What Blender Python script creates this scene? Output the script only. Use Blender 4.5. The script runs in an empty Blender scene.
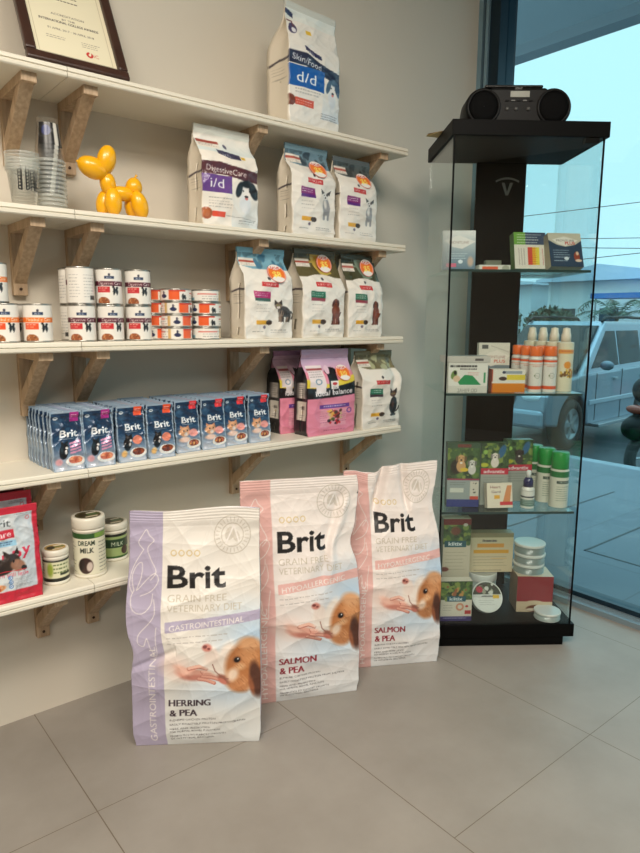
import bpy, math, random
import numpy as np
from mathutils import Vector, Matrix

R = math.radians
SC = bpy.context.scene
COL = SC.collection
random.seed(4)

# ------------------------------------------------------------------ colours, materials
def lin(c):
    a = np.asarray(c, float) / 255.0
    return np.where(a <= 0.04045, a / 12.92, ((a + 0.055) / 1.055) ** 2.4)
def L4(c):
    return (*[float(v) for v in lin(c)], 1.0)
_m = {}
def mat(name, col=(200, 200, 200), rough=.5, metal=0., spec=.5, coat=0., emit=None, es=1., bump=0., bscale=60., var=0., vscale=4.):
    if name in _m: return _m[name]
    m = bpy.data.materials.new(name); m.use_nodes = True
    nt = m.node_tree; b = nt.nodes['Principled BSDF']
    b.inputs['Base Color'].default_value = L4(col)
    b.inputs['Roughness'].default_value = rough
    b.inputs['Metallic'].default_value = metal
    b.inputs['Specular IOR Level'].default_value = spec
    b.inputs['Coat Weight'].default_value = coat
    if emit is not None:
        b.inputs['Emission Color'].default_value = L4(emit); b.inputs['Emission Strength'].default_value = es
    if bump or var:
        tc = nt.nodes.new('ShaderNodeTexCoord')
        nz = nt.nodes.new('ShaderNodeTexNoise'); nz.inputs['Scale'].default_value = bscale; nz.inputs['Detail'].default_value = 4
        nt.links.new(tc.outputs['Object'], nz.inputs['Vector'])
        if bump:
            bp = nt.nodes.new('ShaderNodeBump'); bp.inputs['Strength'].default_value = bump; bp.inputs['Distance'].default_value = .004
            nt.links.new(nz.outputs['Fac'], bp.inputs['Height']); nt.links.new(bp.outputs['Normal'], b.inputs['Normal'])
        if var:
            n2 = nt.nodes.new('ShaderNodeTexNoise'); n2.inputs['Scale'].default_value = vscale; n2.inputs['Detail'].default_value = 5
            nt.links.new(tc.outputs['Object'], n2.inputs['Vector'])
            mx = nt.nodes.new('ShaderNodeMix'); mx.data_type = 'RGBA'
            mx.inputs[6].default_value = L4([v * (1 - var) for v in col]); mx.inputs[7].default_value = L4([min(255, v * (1 + var)) for v in col])
            nt.links.new(n2.outputs['Fac'], mx.inputs[0]); nt.links.new(mx.outputs[2], b.inputs['Base Color'])
    _m[name] = m
    return m
def paintmat(name, rough=.4, coat=0., spec=.5, metal=0.):
    if name in _m: return _m[name]
    m = bpy.data.materials.new(name); m.use_nodes = True
    nt = m.node_tree; b = nt.nodes['Principled BSDF']
    at = nt.nodes.new('ShaderNodeAttribute'); at.attribute_name = 'paint'
    nt.links.new(at.outputs['Color'], b.inputs['Base Color'])
    b.inputs['Roughness'].default_value = rough; b.inputs['Coat Weight'].default_value = coat
    b.inputs['Coat Roughness'].default_value = .15
    b.inputs['Specular IOR Level'].default_value = spec; b.inputs['Metallic'].default_value = metal
    _m[name] = m
    return m
def glassmat(name, tint, rough=0.0, ior=1.45, gl=1.0, body=None, bodyf=0.):
    if name in _m: return _m[name]
    m = bpy.data.materials.new(name); m.use_nodes = True
    nt = m.node_tree; nt.nodes.clear()
    o = nt.nodes.new('ShaderNodeOutputMaterial'); t = nt.nodes.new('ShaderNodeBsdfTransparent'); g = nt.nodes.new('ShaderNodeBsdfGlossy')
    lw = nt.nodes.new('ShaderNodeLayerWeight'); lw.inputs['Blend'].default_value = .5; mx = nt.nodes.new('ShaderNodeMixShader')
    pw = nt.nodes.new('ShaderNodeMath'); pw.operation = 'POWER'; pw.inputs[1].default_value = 5; fr = nt.nodes.new('ShaderNodeMath'); fr.operation = 'MULTIPLY_ADD'
    f0 = ((ior-1)/(ior+1))**2; fr.inputs[1].default_value = 1-f0; fr.inputs[2].default_value = f0
    nt.links.new(lw.outputs['Facing'], pw.inputs[0]); nt.links.new(pw.outputs[0], fr.inputs[0])
    t.inputs['Color'].default_value = (*tint, 1); g.inputs['Roughness'].default_value = rough; g.inputs['Color'].default_value = (gl, gl, gl, 1)
    pass
    nt.links.new(fr.outputs[0], mx.inputs[0]); nt.links.new(t.outputs[0], mx.inputs[1]); nt.links.new(g.outputs[0], mx.inputs[2])
    out = mx
    if body is not None:
        d = nt.nodes.new('ShaderNodeBsdfDiffuse'); d.inputs['Color'].default_value = L4(body)
        m2 = nt.nodes.new('ShaderNodeMixShader'); m2.inputs[0].default_value = bodyf
        nt.links.new(mx.outputs[0], m2.inputs[1]); nt.links.new(d.outputs[0], m2.inputs[2]); out = m2
    nt.links.new(out.outputs[0], o.inputs['Surface'])
    _m[name] = m
    return m

# ------------------------------------------------------------------ mesh builder
class MB:
    def __init__(s): s.v = []; s.f = []; s.c = []; s.m = []; s.s = []
    def add(s, vs, fs, col=(200, 200, 200), mi=0, smooth=True):
        o = len(s.v); vs = [tuple(map(float, p)) for p in vs]; s.v += vs
        if len(np.shape(col)) == 1: s.c += [tuple(lin(col))] * len(vs)
        else: s.c += [tuple(x) for x in np.asarray(col)]       # already linear, per vertex
        for f in fs: s.f.append([o + i for i in f]); s.m.append(mi); s.s.append(smooth)
        return o
    def grid(s, P, C, mi=0, wrap=False, flip=False):
        ny, nx = P.shape[:2]; fs = []
        for j in range(ny - 1):
            for i in range(nx if wrap else nx - 1):
                k = (i + 1) % nx
                q = [j * nx + i, j * nx + k, (j + 1) * nx + k, (j + 1) * nx + i]
                fs.append(q[::-1] if flip else q)
        Cf = C.reshape(-1, 3) if len(np.shape(C)) == 3 else C
        return s.add(P.reshape(-1, 3), fs, Cf, mi)
    def box(s, a, b, col=(200, 200, 200), mi=0, M=None):
        x0, y0, z0 = a; x1, y1, z1 = b
        vs = [(x0,y0,z0),(x1,y0,z0),(x1,y1,z0),(x0,y1,z0),(x0,y0,z1),(x1,y0,z1),(x1,y1,z1),(x0,y1,z1)]
        if M is not None: vs = [tuple(M @ Vector(v)) for v in vs]
        s.add(vs, [(0,3,2,1),(4,5,6,7),(0,1,5,4),(1,2,6,5),(2,3,7,6),(3,0,4,7)], col, mi, False)
    def lathe(s, prof, n=32, col=(200, 200, 200), mi=0, M=None, cols=None, caps=True):
        # prof: list of (r, z); cols: list per ring (srgb)
        vs = []; cc = []
        for k, (r, z) in enumerate(prof):
            for i in range(n):
                a = 2 * math.pi * i / n; vs.append((r * math.cos(a), r * math.sin(a), z))
                cc.append(lin(cols[k] if cols else col))
        fs = [(k*n+i, k*n+(i+1) % n, (k+1)*n+(i+1) % n, (k+1)*n+i) for k in range(len(prof)-1) for i in range(n)]
        if caps:
            fs.append(tuple(range(n))[::-1]); fs.append(tuple((len(prof)-1)*n + i for i in range(n)))
        if M is not None: vs = [tuple(M @ Vector(v)) for v in vs]
        s.add(vs, fs, np.array(cc), mi)
    def tube(s, pts, r, n=8, col=(30, 30, 30), mi=0):
        pts = [Vector(p) for p in pts]; vs = []
        for i, p in enumerate(pts):
            d = (pts[min(i+1, len(pts)-1)] - pts[max(i-1, 0)]).normalized()
            u = d.cross(Vector((0, 0, 1)));
            if u.length < 1e-3: u = Vector((1, 0, 0))
            u.normalize(); w = d.cross(u)
            rr = r[i] if isinstance(r, (list, tuple)) else r
            for k in range(n):
                a = 2*math.pi*k/n; vs.append(p + u*math.cos(a)*rr + w*math.sin(a)*rr)
        fs = [(i*n+k, i*n+(k+1) % n, (i+1)*n+(k+1) % n, (i+1)*n+k) for i in range(len(pts)-1) for k in range(n)]
        fs += [tuple(range(n))[::-1], tuple((len(pts)-1)*n+k for k in range(n))]
        s.add(vs, fs, col, mi)
    def ell(s, c, r, col=(200, 200, 200), mi=0, M=None, n=24, m=14, pear=0.):
        vs = []; c = Vector(c)
        for j in range(m + 1):
            t = math.pi * j / m
            for i in range(n):
                a = 2*math.pi*i/n
                k = 1 + pear * math.cos(t)
                p = Vector((r[0]*math.sin(t)*math.cos(a)*k, r[1]*math.sin(t)*math.sin(a)*k, r[2]*math.cos(t)))
                if M is not None: p = M @ p
                vs.append(p + c)
        fs = [(j*n+i, (j+1)*n+i, (j+1)*n+(i+1) % n, j*n+(i+1) % n) for j in range(m) for i in range(n)]
        s.add(vs, fs, col, mi)
    def prism(s, pts, d0, d1, axis='x', col=(200, 200, 200), mi=0, smooth=False):
        # extrude 2D polygon; axis x: pts=(y,z), axis y: pts=(x,z), axis z: pts=(x,y)
        def P(p, d): return {'x': (d, p[0], p[1]), 'y': (p[0], d, p[1]), 'z': (p[0], p[1], d)}[axis]
        n = len(pts); vs = [P(p, d0) for p in pts] + [P(p, d1) for p in pts]
        fs = [tuple(range(n)), tuple(range(n, 2*n))[::-1]] + [((i+1) % n, i, n+i, n+(i+1) % n) for i in range(n)]
        s.add(vs, fs, col, mi, smooth)
    def build(s, name, mats, parent=None, bevel=0., loc=None, recalc=False, sub=0):
        me = bpy.data.meshes.new(name); me.from_pydata(s.v, [], s.f)
        for m in (mats if isinstance(mats, (list, tuple)) else [mats]): me.materials.append(m)
        me.polygons.foreach_set('material_index', s.m); me.polygons.foreach_set('use_smooth', s.s)
        at = me.color_attributes.new('paint', 'FLOAT_COLOR', 'POINT')
        a = np.ones((len(s.v), 4), np.float32); a[:, :3] = np.array(s.c, np.float32).reshape(-1, 3)
        at.data.foreach_set('color', a.ravel()); me.update()
        if recalc:
            import bmesh
            bm = bmesh.new(); bm.from_mesh(me); bmesh.ops.recalc_face_normals(bm, faces=bm.faces); bm.to_mesh(me); bm.free()
        o = bpy.data.objects.new(name, me); COL.objects.link(o)
        if parent: o.parent = parent
        if loc is not None: o.location = loc
        if bevel:
            b = o.modifiers.new('Bevel', 'BEVEL'); b.width = bevel; b.segments = 2; b.limit_method = 'ANGLE'; b.angle_limit = R(40)
        if sub:
            b = o.modifiers.new('Sub', 'SUBSURF'); b.levels = sub; b.render_levels = sub
        return o

def tag(o, label=None, cat=None, group=None, kind=None):
    if label: o['label'] = label
    if cat: o['category'] = cat
    if group: o['group'] = group
    if kind: o['kind'] = kind
    return o
def thing(name, label, cat, loc=(0, 0, 0), rz=0., group=None):
    o = bpy.data.objects.new(name, None); COL.objects.link(o); o.empty_display_size = .02
    o.location = loc; o.rotation_euler = (0, 0, rz)
    return tag(o, label, cat, group)
def kids(o): return [c for c in bpy.data.objects if c.parent == o]
def dup(o, label=None, loc=None, rot=None, parent=None):
    c = o.copy(); COL.objects.link(c)
    if parent: c.parent = parent
    for k in kids(o): dup(k, parent=c)
    if label: c['label'] = label
    if loc is not None: c.location = loc
    if rot is not None: c.rotation_euler = rot
    return c

# ------------------------------------------------------------------ printed artwork, painted per vertex
_txt = {}
def textbits(s, bold):
    k = (s, bold)
    if k in _txt: return _txt[k]
    cu = bpy.data.curves.new('t', 'FONT'); cu.body = s; cu.resolution_u = 3
    cu.offset = .022 if bold is True else float(bold)
    ob = bpy.data.objects.new('t', cu); me = bpy.data.meshes.new_from_object(ob)
    v = np.array([p.co[:2] for p in me.vertices]); me.calc_loop_triangles()
    tr = [t.vertices[:] for t in me.loop_triangles]
    bpy.data.objects.remove(ob); bpy.data.curves.remove(cu); bpy.data.meshes.remove(me)
    Rz = 52 / .72; x0 = v[:, 0].min(); x1 = v[:, 0].max(); y0 = -.25
    bm = np.zeros((int(1.15 * Rz) + 2, int((x1 - x0) * Rz) + 2), bool)
    for t in tr:
        p = (v[list(t)] - (x0, y0)) * Rz
        ax, ay = np.floor(p.min(0)).astype(int); bx, by = np.ceil(p.max(0)).astype(int) + 1
        ax = max(ax, 0); ay = max(ay, 0)
        gx, gy = np.meshgrid(np.arange(ax, bx) + .5, np.arange(ay, by) + .5)
        e = [(p[(i+1) % 3][0]-p[i][0])*(gy-p[i][1]) - (p[(i+1) % 3][1]-p[i][1])*(gx-p[i][0]) for i in range(3)]
        ins = ((e[0] >= 0) & (e[1] >= 0) & (e[2] >= 0)) | ((e[0] <= 0) & (e[1] <= 0) & (e[2] <= 0))
        sub = bm[ay:by, ax:bx]; sub |= ins[:sub.shape[0], :sub.shape[1]]
    _txt[k] = (bm, Rz, (x1 - x0), y0)
    return _txt[k]

class Art:
    def __init__(s, X, V, base): s.X = X; s.V = V; s.C = np.ones(X.shape + (3,)) * np.array(base, float)
    def m(s, mask, col, a=1.):
        k = (mask * a)[..., None]; s.C += k * (np.array(col, float) - s.C)
    def rect(s, x0, v0, x1, v1, col, a=1., sl=0.):
        V = s.V - sl * (s.X - x0); s.m((s.X >= x0) & (s.X <= x1) & (V >= v0) & (V <= v1), col, a)
    def ell(s, cx, cv, rx, rv, col, rot=0., soft=0., a=1.):
        c, n = math.cos(R(rot)), math.sin(R(rot)); dx = s.X - cx; dv = s.V - cv
        d = np.sqrt(((dx*c + dv*n)/rx)**2 + ((-dx*n + dv*c)/rv)**2)
        s.m(np.clip((1 - d)/soft, 0, 1) if soft else (d <= 1), col, a)
    def ring(s, cx, cv, r, w, col, a=1.):
        d = np.hypot(s.X - cx, s.V - cv); s.m(abs(d - r) < w, col, a)
    def poly(s, pts, col, a=1.):
        ins = np.zeros(s.X.shape, bool); n = len(pts)
        for i in range(n):
            (xa, ya), (xb, yb) = pts[i], pts[(i+1) % n]
            if ya == yb: continue
            ins ^= ((ya > s.V) != (yb > s.V)) & (s.X < (xb-xa)*(s.V-ya)/(yb-ya) + xa)
        s.m(ins, col, a)
    def line(s, pts, w, col, a=1.):
        mk = np.zeros(s.X.shape, bool)
        for (xa, ya), (xb, yb) in zip(pts[:-1], pts[1:]):
            dx, dy = xb-xa, yb-ya; q = dx*dx+dy*dy or 1e-9
            t = np.clip(((s.X-xa)*dx+(s.V-ya)*dy)/q, 0, 1)
            mk |= np.hypot(s.X-xa-t*dx, s.V-ya-t*dy) < w
        s.m(mk, col, a)
    def grad(s, x0, v0, x1, v1, col, d=(0, 1), a=1.):
        # colour fades in along direction d inside a rect
        u = (s.X-x0)/(x1-x0) if d[0] else (s.V-v0)/(v1-v0)
        if (d[0] or d[1]) < 0: u = 1-u
        s.m(((s.X >= x0) & (s.X <= x1) & (s.V >= v0) & (s.V <= v1))*np.clip(u, 0, 1), col, a)
    def blobs(s, x0, v0, x1, v1, cols, n, r, seed=1):
        q = random.Random(seed)
        for i in range(n):
            rr = r*q.uniform(.5, 1.2); s.ell(q.uniform(x0, x1), q.uniform(v0, v1), rr, rr*q.uniform(.5, 1), q.choice(cols), q.uniform(0, 180), soft=.3)
    def text(s, t, x, v, h, col, w=None, bold=False, rot=0., a=1., sl=0., al='l'):
        bm, Rz, wd, y0 = textbits(t, bold); k = h / .72; kx = (w / wd) if w else k
        if al == 'c': x = x - .5*wd*kx*math.cos(R(rot)); 
        if al == 'r': x = x - wd*kx
        dx = s.X - x; dv = -(s.V - v) + sl*dx; c, n = math.cos(R(rot)), math.sin(R(rot))
        lx = (dx*c + dv*n)/kx*Rz; ly = ((-dx*n + dv*c)/k - y0)*Rz
        ix = np.floor(lx).astype(int); iy = np.floor(ly).astype(int)
        ok = (ix >= 0) & (iy >= 0) & (ix < bm.shape[1]) & (iy < bm.shape[0])
        s.m(ok & bm[np.clip(iy, 0, bm.shape[0]-1), np.clip(ix, 0, bm.shape[1]-1)], col, a)
    def lines(s, x0, v0, x1, n, dv, col, h=.006, seed=0, a=.8, sl=0.):
        # rows of print too small to read in the picture, set as short word-like strokes
        q = random.Random(seed)
        for i in range(n):
            x = x0; v = v0 + i*dv; e = x1 - q.random()*.25*(x1-x0)
            while x < e:
                wl = q.uniform(.012, .05)*max(1, (x1-x0)*2); s.rect(x, v + sl*(x-x0), min(x+wl, e), v+h + sl*(x-x0), col, a); x += wl + .01
def paint(fn, X, V, base):
    dx = (X[0, -1]-X[0, 0])/(X.shape[1]-1)/4 if X.shape[1] > 1 else 0; dv = abs(V[-1, 0]-V[0, 0])/(X.shape[0]-1)/4
    acc = 0
    for ox, ov in ((-1, -.6), (.6, -1), (1, .6), (-.6, 1)):
        A = Art(X+ox*dx, V+ov*dv, base); fn(A); acc = acc + A.C
    return lin(acc/4)

# ------------------------------------------------------------------ generic shapes
def sm(a, b, t): t = np.clip((t-a)/(b-a), 0, 1); return t*t*(3-2*t)
def bag(parent, w, d, h, fn, base, side=None, sidefn=None, back=None, res=.002, ns=8, taper=(.6, .88), flat=.05, fold=.3, bulge=.012,
        wr=.002, seed=0, widthf=None, post=None, m=None, seal=.93, sealname='sealed_top', name='bag_body', sealcol=None, crim=True, artH=None, fwd=0.):
    side = side or base; back = back or side
    nf = int(w/res)+1; nb = max(6, nf//6); nt = int(h/res)+1
    q = np.random.RandomState(seed)
    t = np.linspace(0, 1, nt); T = t[:, None]
    b = (d/2)*(1 - (1-flat)*sm(taper[0], taper[1], t)); b = b*(1 - .12*(1-sm(0, .05, t)))
    a = (w/2)*np.ones(nt) * (widthf(t) if widthf else 1.); a = a*(1-.03*(1-sm(0, .06, t)))
    fo = fold*d*sm(taper[0]-.15, taper[1], t)*.5 + .06*d*sm(.0, .3, t)
    bu = bulge*np.sin(np.pi*np.clip(t/taper[1], 0, 1))**.7
    xs = np.linspace(-1, 1, nf)[None, :]
    cols = []; P = []
    X = a[:, None]*xs; Y = -b[:, None] - bu[:, None]*(1-xs**2); P.append(np.stack([X, Y, T*h+0*X], -1))
    ss = (np.arange(1, ns+1)/(ns+1))[None, :]
    X = a[:, None]-fo[:, None]*np.sin(np.pi*ss); Y = -b[:, None]+2*b[:, None]*ss; P.append(np.stack([X, Y, T*h+0*X], -1))
    xb = np.linspace(1, -1, nb)[None, :]; X = a[:, None]*xb; Y = b[:, None]+.5*bu[:, None]*(1-xb**2); P.append(np.stack([X, Y, T*h+0*X], -1))
    X = -a[:, None]+fo[:, None]*np.sin(np.pi*ss); Y = b[:, None]-2*b[:, None]*ss; P.append(np.stack([X, Y, T*h+0*X], -1))
    G = np.concatenate(P, 1)
    G[..., 1] -= fwd*(d/2)*sm(taper[0], taper[1], T)
    # wrinkles
    FL = sm(taper[0], taper[1]*.5+taper[0]*.5, t)[:, None]
    D = np.zeros(G.shape[:2]); px = G[..., 0]/w; pz = G[..., 2]/w; py = G[..., 1]/w
    for k in range(14):
        f1 = q.uniform(2, 7); an = q.uniform(0, math.pi); ph = q.uniform(0, 6.3); k3 = q.uniform(-1, 1)*(1-FL)
        s_ = np.sin((px*math.cos(an)+pz*math.sin(an)+py*k3)*f1*2+ph + 1.5*np.sin(pz*q.uniform(2, 5)+ph))
        D += (1-2*np.abs(s_)**.6)/f1*2.2
    edge = sm(0, .05, t)[:, None]
    G[..., 1] += -D*wr*edge*np.where(G[..., 1] <= 0, 1, 2*FL-1)*(1-.6*sm(seal-.05, seal, t))[:, None]
    G[..., 0] += .5*wr*np.sin(pz*9+seed)*edge
    if crim:
        G[..., 1] += (.0006*np.sin(t*h/.004*math.pi)*(t > seal))[:, None]
    asp = artH or h/w
    Xa = np.repeat((np.linspace(0, 1, nf))[None, :], nt, 0); Va = np.repeat(((1-t)*asp)[:, None], nf, 1)
    Cf = paint(fn, Xa, Va, base)
    Vs = np.repeat(((1-t)*asp)[:, None], ns, 1); Xs = np.repeat(np.linspace(0, 1, ns)[None, :], nt, 0)
    if sidefn: Cr = paint(sidefn, Xs, Vs, side); Cl = Cr
    else: Cr = Cl = np.ones((nt, ns, 3))*lin(side)
    C = np.concatenate([Cf, Cr, np.ones((nt, nb, 3))*lin(back), Cl], 1)
    if post: G = post(G, t)
    ks = int(seal*(nt-1)); M = m or paintmat('printed_foil', .38, .25)
    mb = MB(); mb.grid(G[:ks+1], C[:ks+1], wrap=True)
    n = G.shape[1]; mb.f.append(list(range(n))[::-1]); mb.m.append(0); mb.s.append(False)
    o = mb.build(name, M, parent)
    mb = MB(); Cs = C[ks:].copy()
    if sealcol is not None: Cs[:] = lin(sealcol)
    mb.grid(G[ks:], Cs, wrap=True); k = (G.shape[0]-ks-1)*n; mb.f.append([k+i for i in range(n)]); mb.m.append(0); mb.s.append(False)
    o2 = mb.build(sealname, M, parent)
    return o, G
def pbox(name, w, d, h, fn, base, side=None, top=None, res=.0025, m=None, parent=None, sidefn=None):
    # origin at base centre, front faces -y
    side = side or base; top = top or base; mb = MB()
    nx = max(2, int(w/res)+1); nz = max(2, int(h/res)+1)
    x = np.linspace(0, 1, nx); z = np.linspace(0, 1, nz); X, Zz = np.meshgrid(x, z)
    P = np.stack([(X-.5)*w, 0*X-d/2, Zz*h], -1); mb.grid(P, paint(fn, X, (1-Zz)*h/w, base))
    H = [(-w/2, h), (w/2, h)]
    v = [(-w/2,-d/2,0),(w/2,-d/2,0),(w/2,d/2,0),(-w/2,d/2,0),(-w/2,-d/2,h),(w/2,-d/2,h),(w/2,d/2,h),(-w/2,d/2,h)]
    for f, c in (((0,3,2,1), side), ((4,5,6,7), top), ((1,2,6,5), side), ((2,3,7,6), side), ((3,0,4,7), side)):
        mb.add([v[i] for i in f], [(0,1,2,3)], c, 0, False)
    return mb.build(name, m or paintmat('printed_card', .45, .15), parent)
def pcan(name, r, z0, z1, fn, base, res=.002, m=None, parent=None, n=84, prof=None):
    # wrapped label; X=0..1 is the full turn, X=.5 faces -y ; V from top in units of the turn length
    nz = max(3, int((z1-z0)/res)+1); L = 2*math.pi*r
    x = np.arange(n)/n; z = np.linspace(0, 1, nz); X, Zz = np.meshgrid(x, z)
    ang = -math.pi/2 + (X-.5)*2*math.pi; rr = r*(prof(Zz) if prof else 1.)
    P = np.stack([rr*np.cos(ang), rr*np.sin(ang), z0+Zz*(z1-z0)], -1); mb = MB()
    mb.grid(P, paint(fn, X, (1-Zz)*(z1-z0)/L, base), wrap=True)
    mb.f.append(list(range(n))[::-1]); mb.m.append(0); mb.s.append(False)
    mb.f.append([(nz-1)*n+i for i in range(n)]); mb.m.append(0); mb.s.append(False)
    return mb.build(name, m or paintmat('printed_label', .35, .2), parent)
# ------------------------------------------------------------------ camera (standing customer, phone held at chest height)
CA, TH, RO, CH = R(50.5774), math.atan((426.5-318.7363)/655.5593), R(.3524), 1.1654
Rv = Vector((math.sin(CA), -math.cos(CA), 0)); Fh = Vector((math.cos(CA), math.sin(CA), 0)); Zv = Vector((0, 0, 1))
Fv = Fh*math.cos(TH) - Zv*math.sin(TH); Uv = Fh*math.sin(TH) + Zv*math.cos(TH)
xi = Rv*math.cos(RO) + Uv*math.sin(RO); yi = -Rv*math.sin(RO) + Uv*math.cos(RO)
cd = bpy.data.cameras.new('camera'); cam = bpy.data.objects.new('camera', cd); COL.objects.link(cam)
cd.sensor_fit = 'VERTICAL'; cd.sensor_height = 36; cd.lens = 655.5593/853*36; cd.clip_start = .02; cd.clip_end = 300
Mx = Matrix((xi, yi, -Fv)).transposed().to_4x4(); Mx.translation = Vector((0, 0, CH)); cam.matrix_world = Mx
SC.camera = cam
vs = SC.view_settings; vs.view_transform = 'Standard'; vs.look = 'None'; vs.gamma = 1; vs.use_curve_mapping = False; vs.exposure = 0.22
SC.cycles.transparent_max_bounces = 40

# ------------------------------------------------------------------ the room
W = 1.9132; XW = 2.46; DS = .2221; YF = W - DS
ZS = dict(a=1.7587, b=1.429, c=1.1026, d=.7705, e=.4495)
TK = .0246
def struct(name, mb, m, **k): return tag(mb.build(name, m, **k), kind='structure')
def sbox(name, a, b, m, col=(200, 200, 200), bevel=0): mb = MB(); mb.box(a, b, col); return struct(name, mb, m, bevel=bevel)
wallm = mat('painted_plaster', (212, 204, 190), .85, spec=.2, bump=.05, bscale=90, var=.015, vscale=2)
ceilm = mat('ceiling_paint', (215, 210, 200), .9)
# floor: large matt porcelain tiles with thin grout lines
fm = bpy.data.materials.new('porcelain_floor_tiles'); fm.use_nodes = True
nt = fm.node_tree; bs = nt.nodes['Principled BSDF']
def nd(t, **k):
    n = nt.nodes.new(t)
    for a, v in k.items(): setattr(n, a, v)
    return n
tc = nd('ShaderNodeTexCoord'); sp = nd('ShaderNodeSeparateXYZ'); nt.links.new(tc.outputs['Object'], sp.inputs[0])
def M_(op, a, b=None):
    n = nd('ShaderNodeMath', operation=op)
    for i, v in enumerate((a, b)):
        if v is None: continue
        if isinstance(v, (int, float)): n.inputs[i].default_value = v
        else: nt.links.new(v, n.inputs[i])
    return n.outputs[0]
lx = M_('LESS_THAN', M_('PINGPONG', M_('SUBTRACT', sp.outputs[0], 1.0802-60), .3), .0012)
ysh = M_('SUBTRACT', M_('SUBTRACT', sp.outputs[1], .8231-120), M_('MULTIPLY', M_('LESS_THAN', sp.outputs[0], 1.0802), 0.59))
ly = M_('LESS_THAN', M_('PINGPONG', ysh, .6), .0010)
mxl_o = M_('MAXIMUM', lx, ly)
n1 = nd('ShaderNodeTexNoise'); n1.inputs['Scale'].default_value = 3.5; n1.inputs['Detail'].default_value = 8; n1.inputs['Roughness'].default_value = .6
nt.links.new(tc.outputs['Object'], n1.inputs['Vector'])
rp = nd('ShaderNodeValToRGB'); rp.color_ramp.elements[0].position = .3; rp.color_ramp.elements[1].position = .7
rp.color_ramp.elements[0].color = L4((136, 129, 121)); rp.color_ramp.elements[1].color = L4((151, 144, 136)); nt.links.new(n1.outputs['Fac'], rp.inputs[0])
mx = nd('ShaderNodeMix', data_type='RGBA'); mx.inputs[7].default_value = L4((104, 92, 78))
nt.links.new(mxl_o, mx.inputs[0]); nt.links.new(rp.outputs[0], mx.inputs[6]); nt.links.new(mx.outputs[2], bs.inputs['Base Color'])
bs.inputs['Roughness'].default_value = .42; bs.inputs['Specular IOR Level'].default_value = .4
mb = MB(); mb.box((-2.6, -3.2, -.1), (XW+.14, W+.1, 0)); struct('floor', mb, fm)
farw = mat('darkened_unseen_wall', (128, 118, 106), .85)  # walls out of view, toned dark to cut glass reflections and bounce light
sbox('wall_left', (-2.7, -3.2, 0), (-2.6, W+.1, 2.85), farw)
sbox('wall_far', (-2.6, W, 0), (XW+.14, W+.1, 2.85), wallm)
sbox('wall_near', (-2.6, -3.3, 0), (XW+.14, -3.2, 2.85), farw)
sbox('ceiling', (-2.6, -3.2, 2.75), (XW+.14, W, 2.85), ceilm)
alum = mat('dark_aluminium', (38, 56, 68), .35, .6)
alul = mat('grey_blue_aluminium', (140, 172, 188), .4, .4)
winm = glassmat('tinted_window_glass', (.74, .92, .965), 0., 1.45)
# shopfront window: mullions, bottom track, tinted pane
sbox('trim_1', (XW-.03, W-.022, 0), (XW+.1, W, 2.75), alul)
mb = MB(); mb.box((XW-.012, W-.036, 0), (XW+.1, W-.022, 2.75)); struct('trim_2', mb, alum)
mb = MB(); mb.box((XW-.028, W-.05, 0), (XW+.1, W-.036, 2.75)); struct('trim_3', mb, alul)
mb = MB(); mb.box((XW-.016, W-.1, 0), (XW+.1, W-.05, 2.75)); struct('trim_4', mb, alum)
mb = MB(); mb.box((XW-.03, -3.2, 0), (XW+.1, W-.1, .022)); mb.box((XW+.0, -3.2, .022), (XW+.06, W-.1, .03))
struct('trim_5', mb, mat('pale_aluminium_sill', (150, 168, 178), .35, .5))
mb = MB(); mb.box((XW+.012, -3.2, .03), (XW+.075, W-.1, .05)); struct('trim_6', mb, alum)
mb = MB(); mb.box((XW+.0, -3.2, 2.65), (XW+.1, W-.1, 2.75)); struct('trim_7', mb, alum)
mb = MB(); mb.box((XW+.035, -3.2, .05), (XW+.043, W-.1, 2.65)); struct('window_1', mb, winm)

# wall socket in the corner behind the cabinet
sk = thing('wall_socket', 'white double wall socket in the corner behind the glass cabinet', 'socket', (2.36, W, 1.915))
mb = MB(); mb.box((-.036, -.01, -.036), (.036, 0, .036)); mb.build('face_plate', mat('white_plastic', (225, 222, 212), .4), sk, bevel=.002)
mb = MB(); mb.box((-.018, -.035, -.02), (.018, -.01, .02)); mb.build('plug', mat('black_plastic', (22, 22, 24), .45), sk, bevel=.004)

# ------------------------------------------------------------------ shelves
shm = mat('white_shelf_laminate', (226, 220, 205), .45, spec=.4)
woodm = bpy.data.materials.new('raw_beech_wood'); woodm.use_nodes = True
nt = woodm.node_tree; bs = nt.nodes['Principled BSDF']
tc = nd('ShaderNodeTexCoord'); mp = nd('ShaderNodeMapping'); mp.inputs['Scale'].default_value = (30, 30, 4); nt.links.new(tc.outputs['Object'], mp.inputs[0])
n1 = nd('ShaderNodeTexNoise'); n1.inputs['Scale'].default_value = 3; n1.inputs['Detail'].default_value = 6; nt.links.new(mp.outputs[0], n1.inputs['Vector'])
rp = nd('ShaderNodeValToRGB'); rp.color_ramp.elements[0].color = L4((166, 140, 112)); rp.color_ramp.elements[1].color = L4((198, 172, 142)); rp.color_ramp.elements[0].position = .3; rp.color_ramp.elements[1].position = .7
nt.links.new(n1.outputs['Fac'], rp.inputs[0]); nt.links.new(rp.outputs[0], bs.inputs['Base Color']); bs.inputs['Roughness'].default_value = .6
XJ, XE = .6, 1.785
def shelf_board(x0, x1, z, label):
    # board profile with a moulded, grooved front lip
    y0 = -DS; t = TK
    pr = [(0, 0), (y0+.004, 0), (y0+.001, -.003), (y0, -.010), (y0+.0035, -.0115), (y0+.0035, -.0135), (y0-.0005, -.015), (y0, -t+.003), (y0+.003, -t), (0, -t)]
    mb = MB(); mb.prism(pr[::-1], x0, x1, 'x')
    o = mb.build('shelf_board', shm, loc=(0, W, z), recalc=True)
    return tag(o, label, 'shelf', 'white wall shelf boards')
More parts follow.
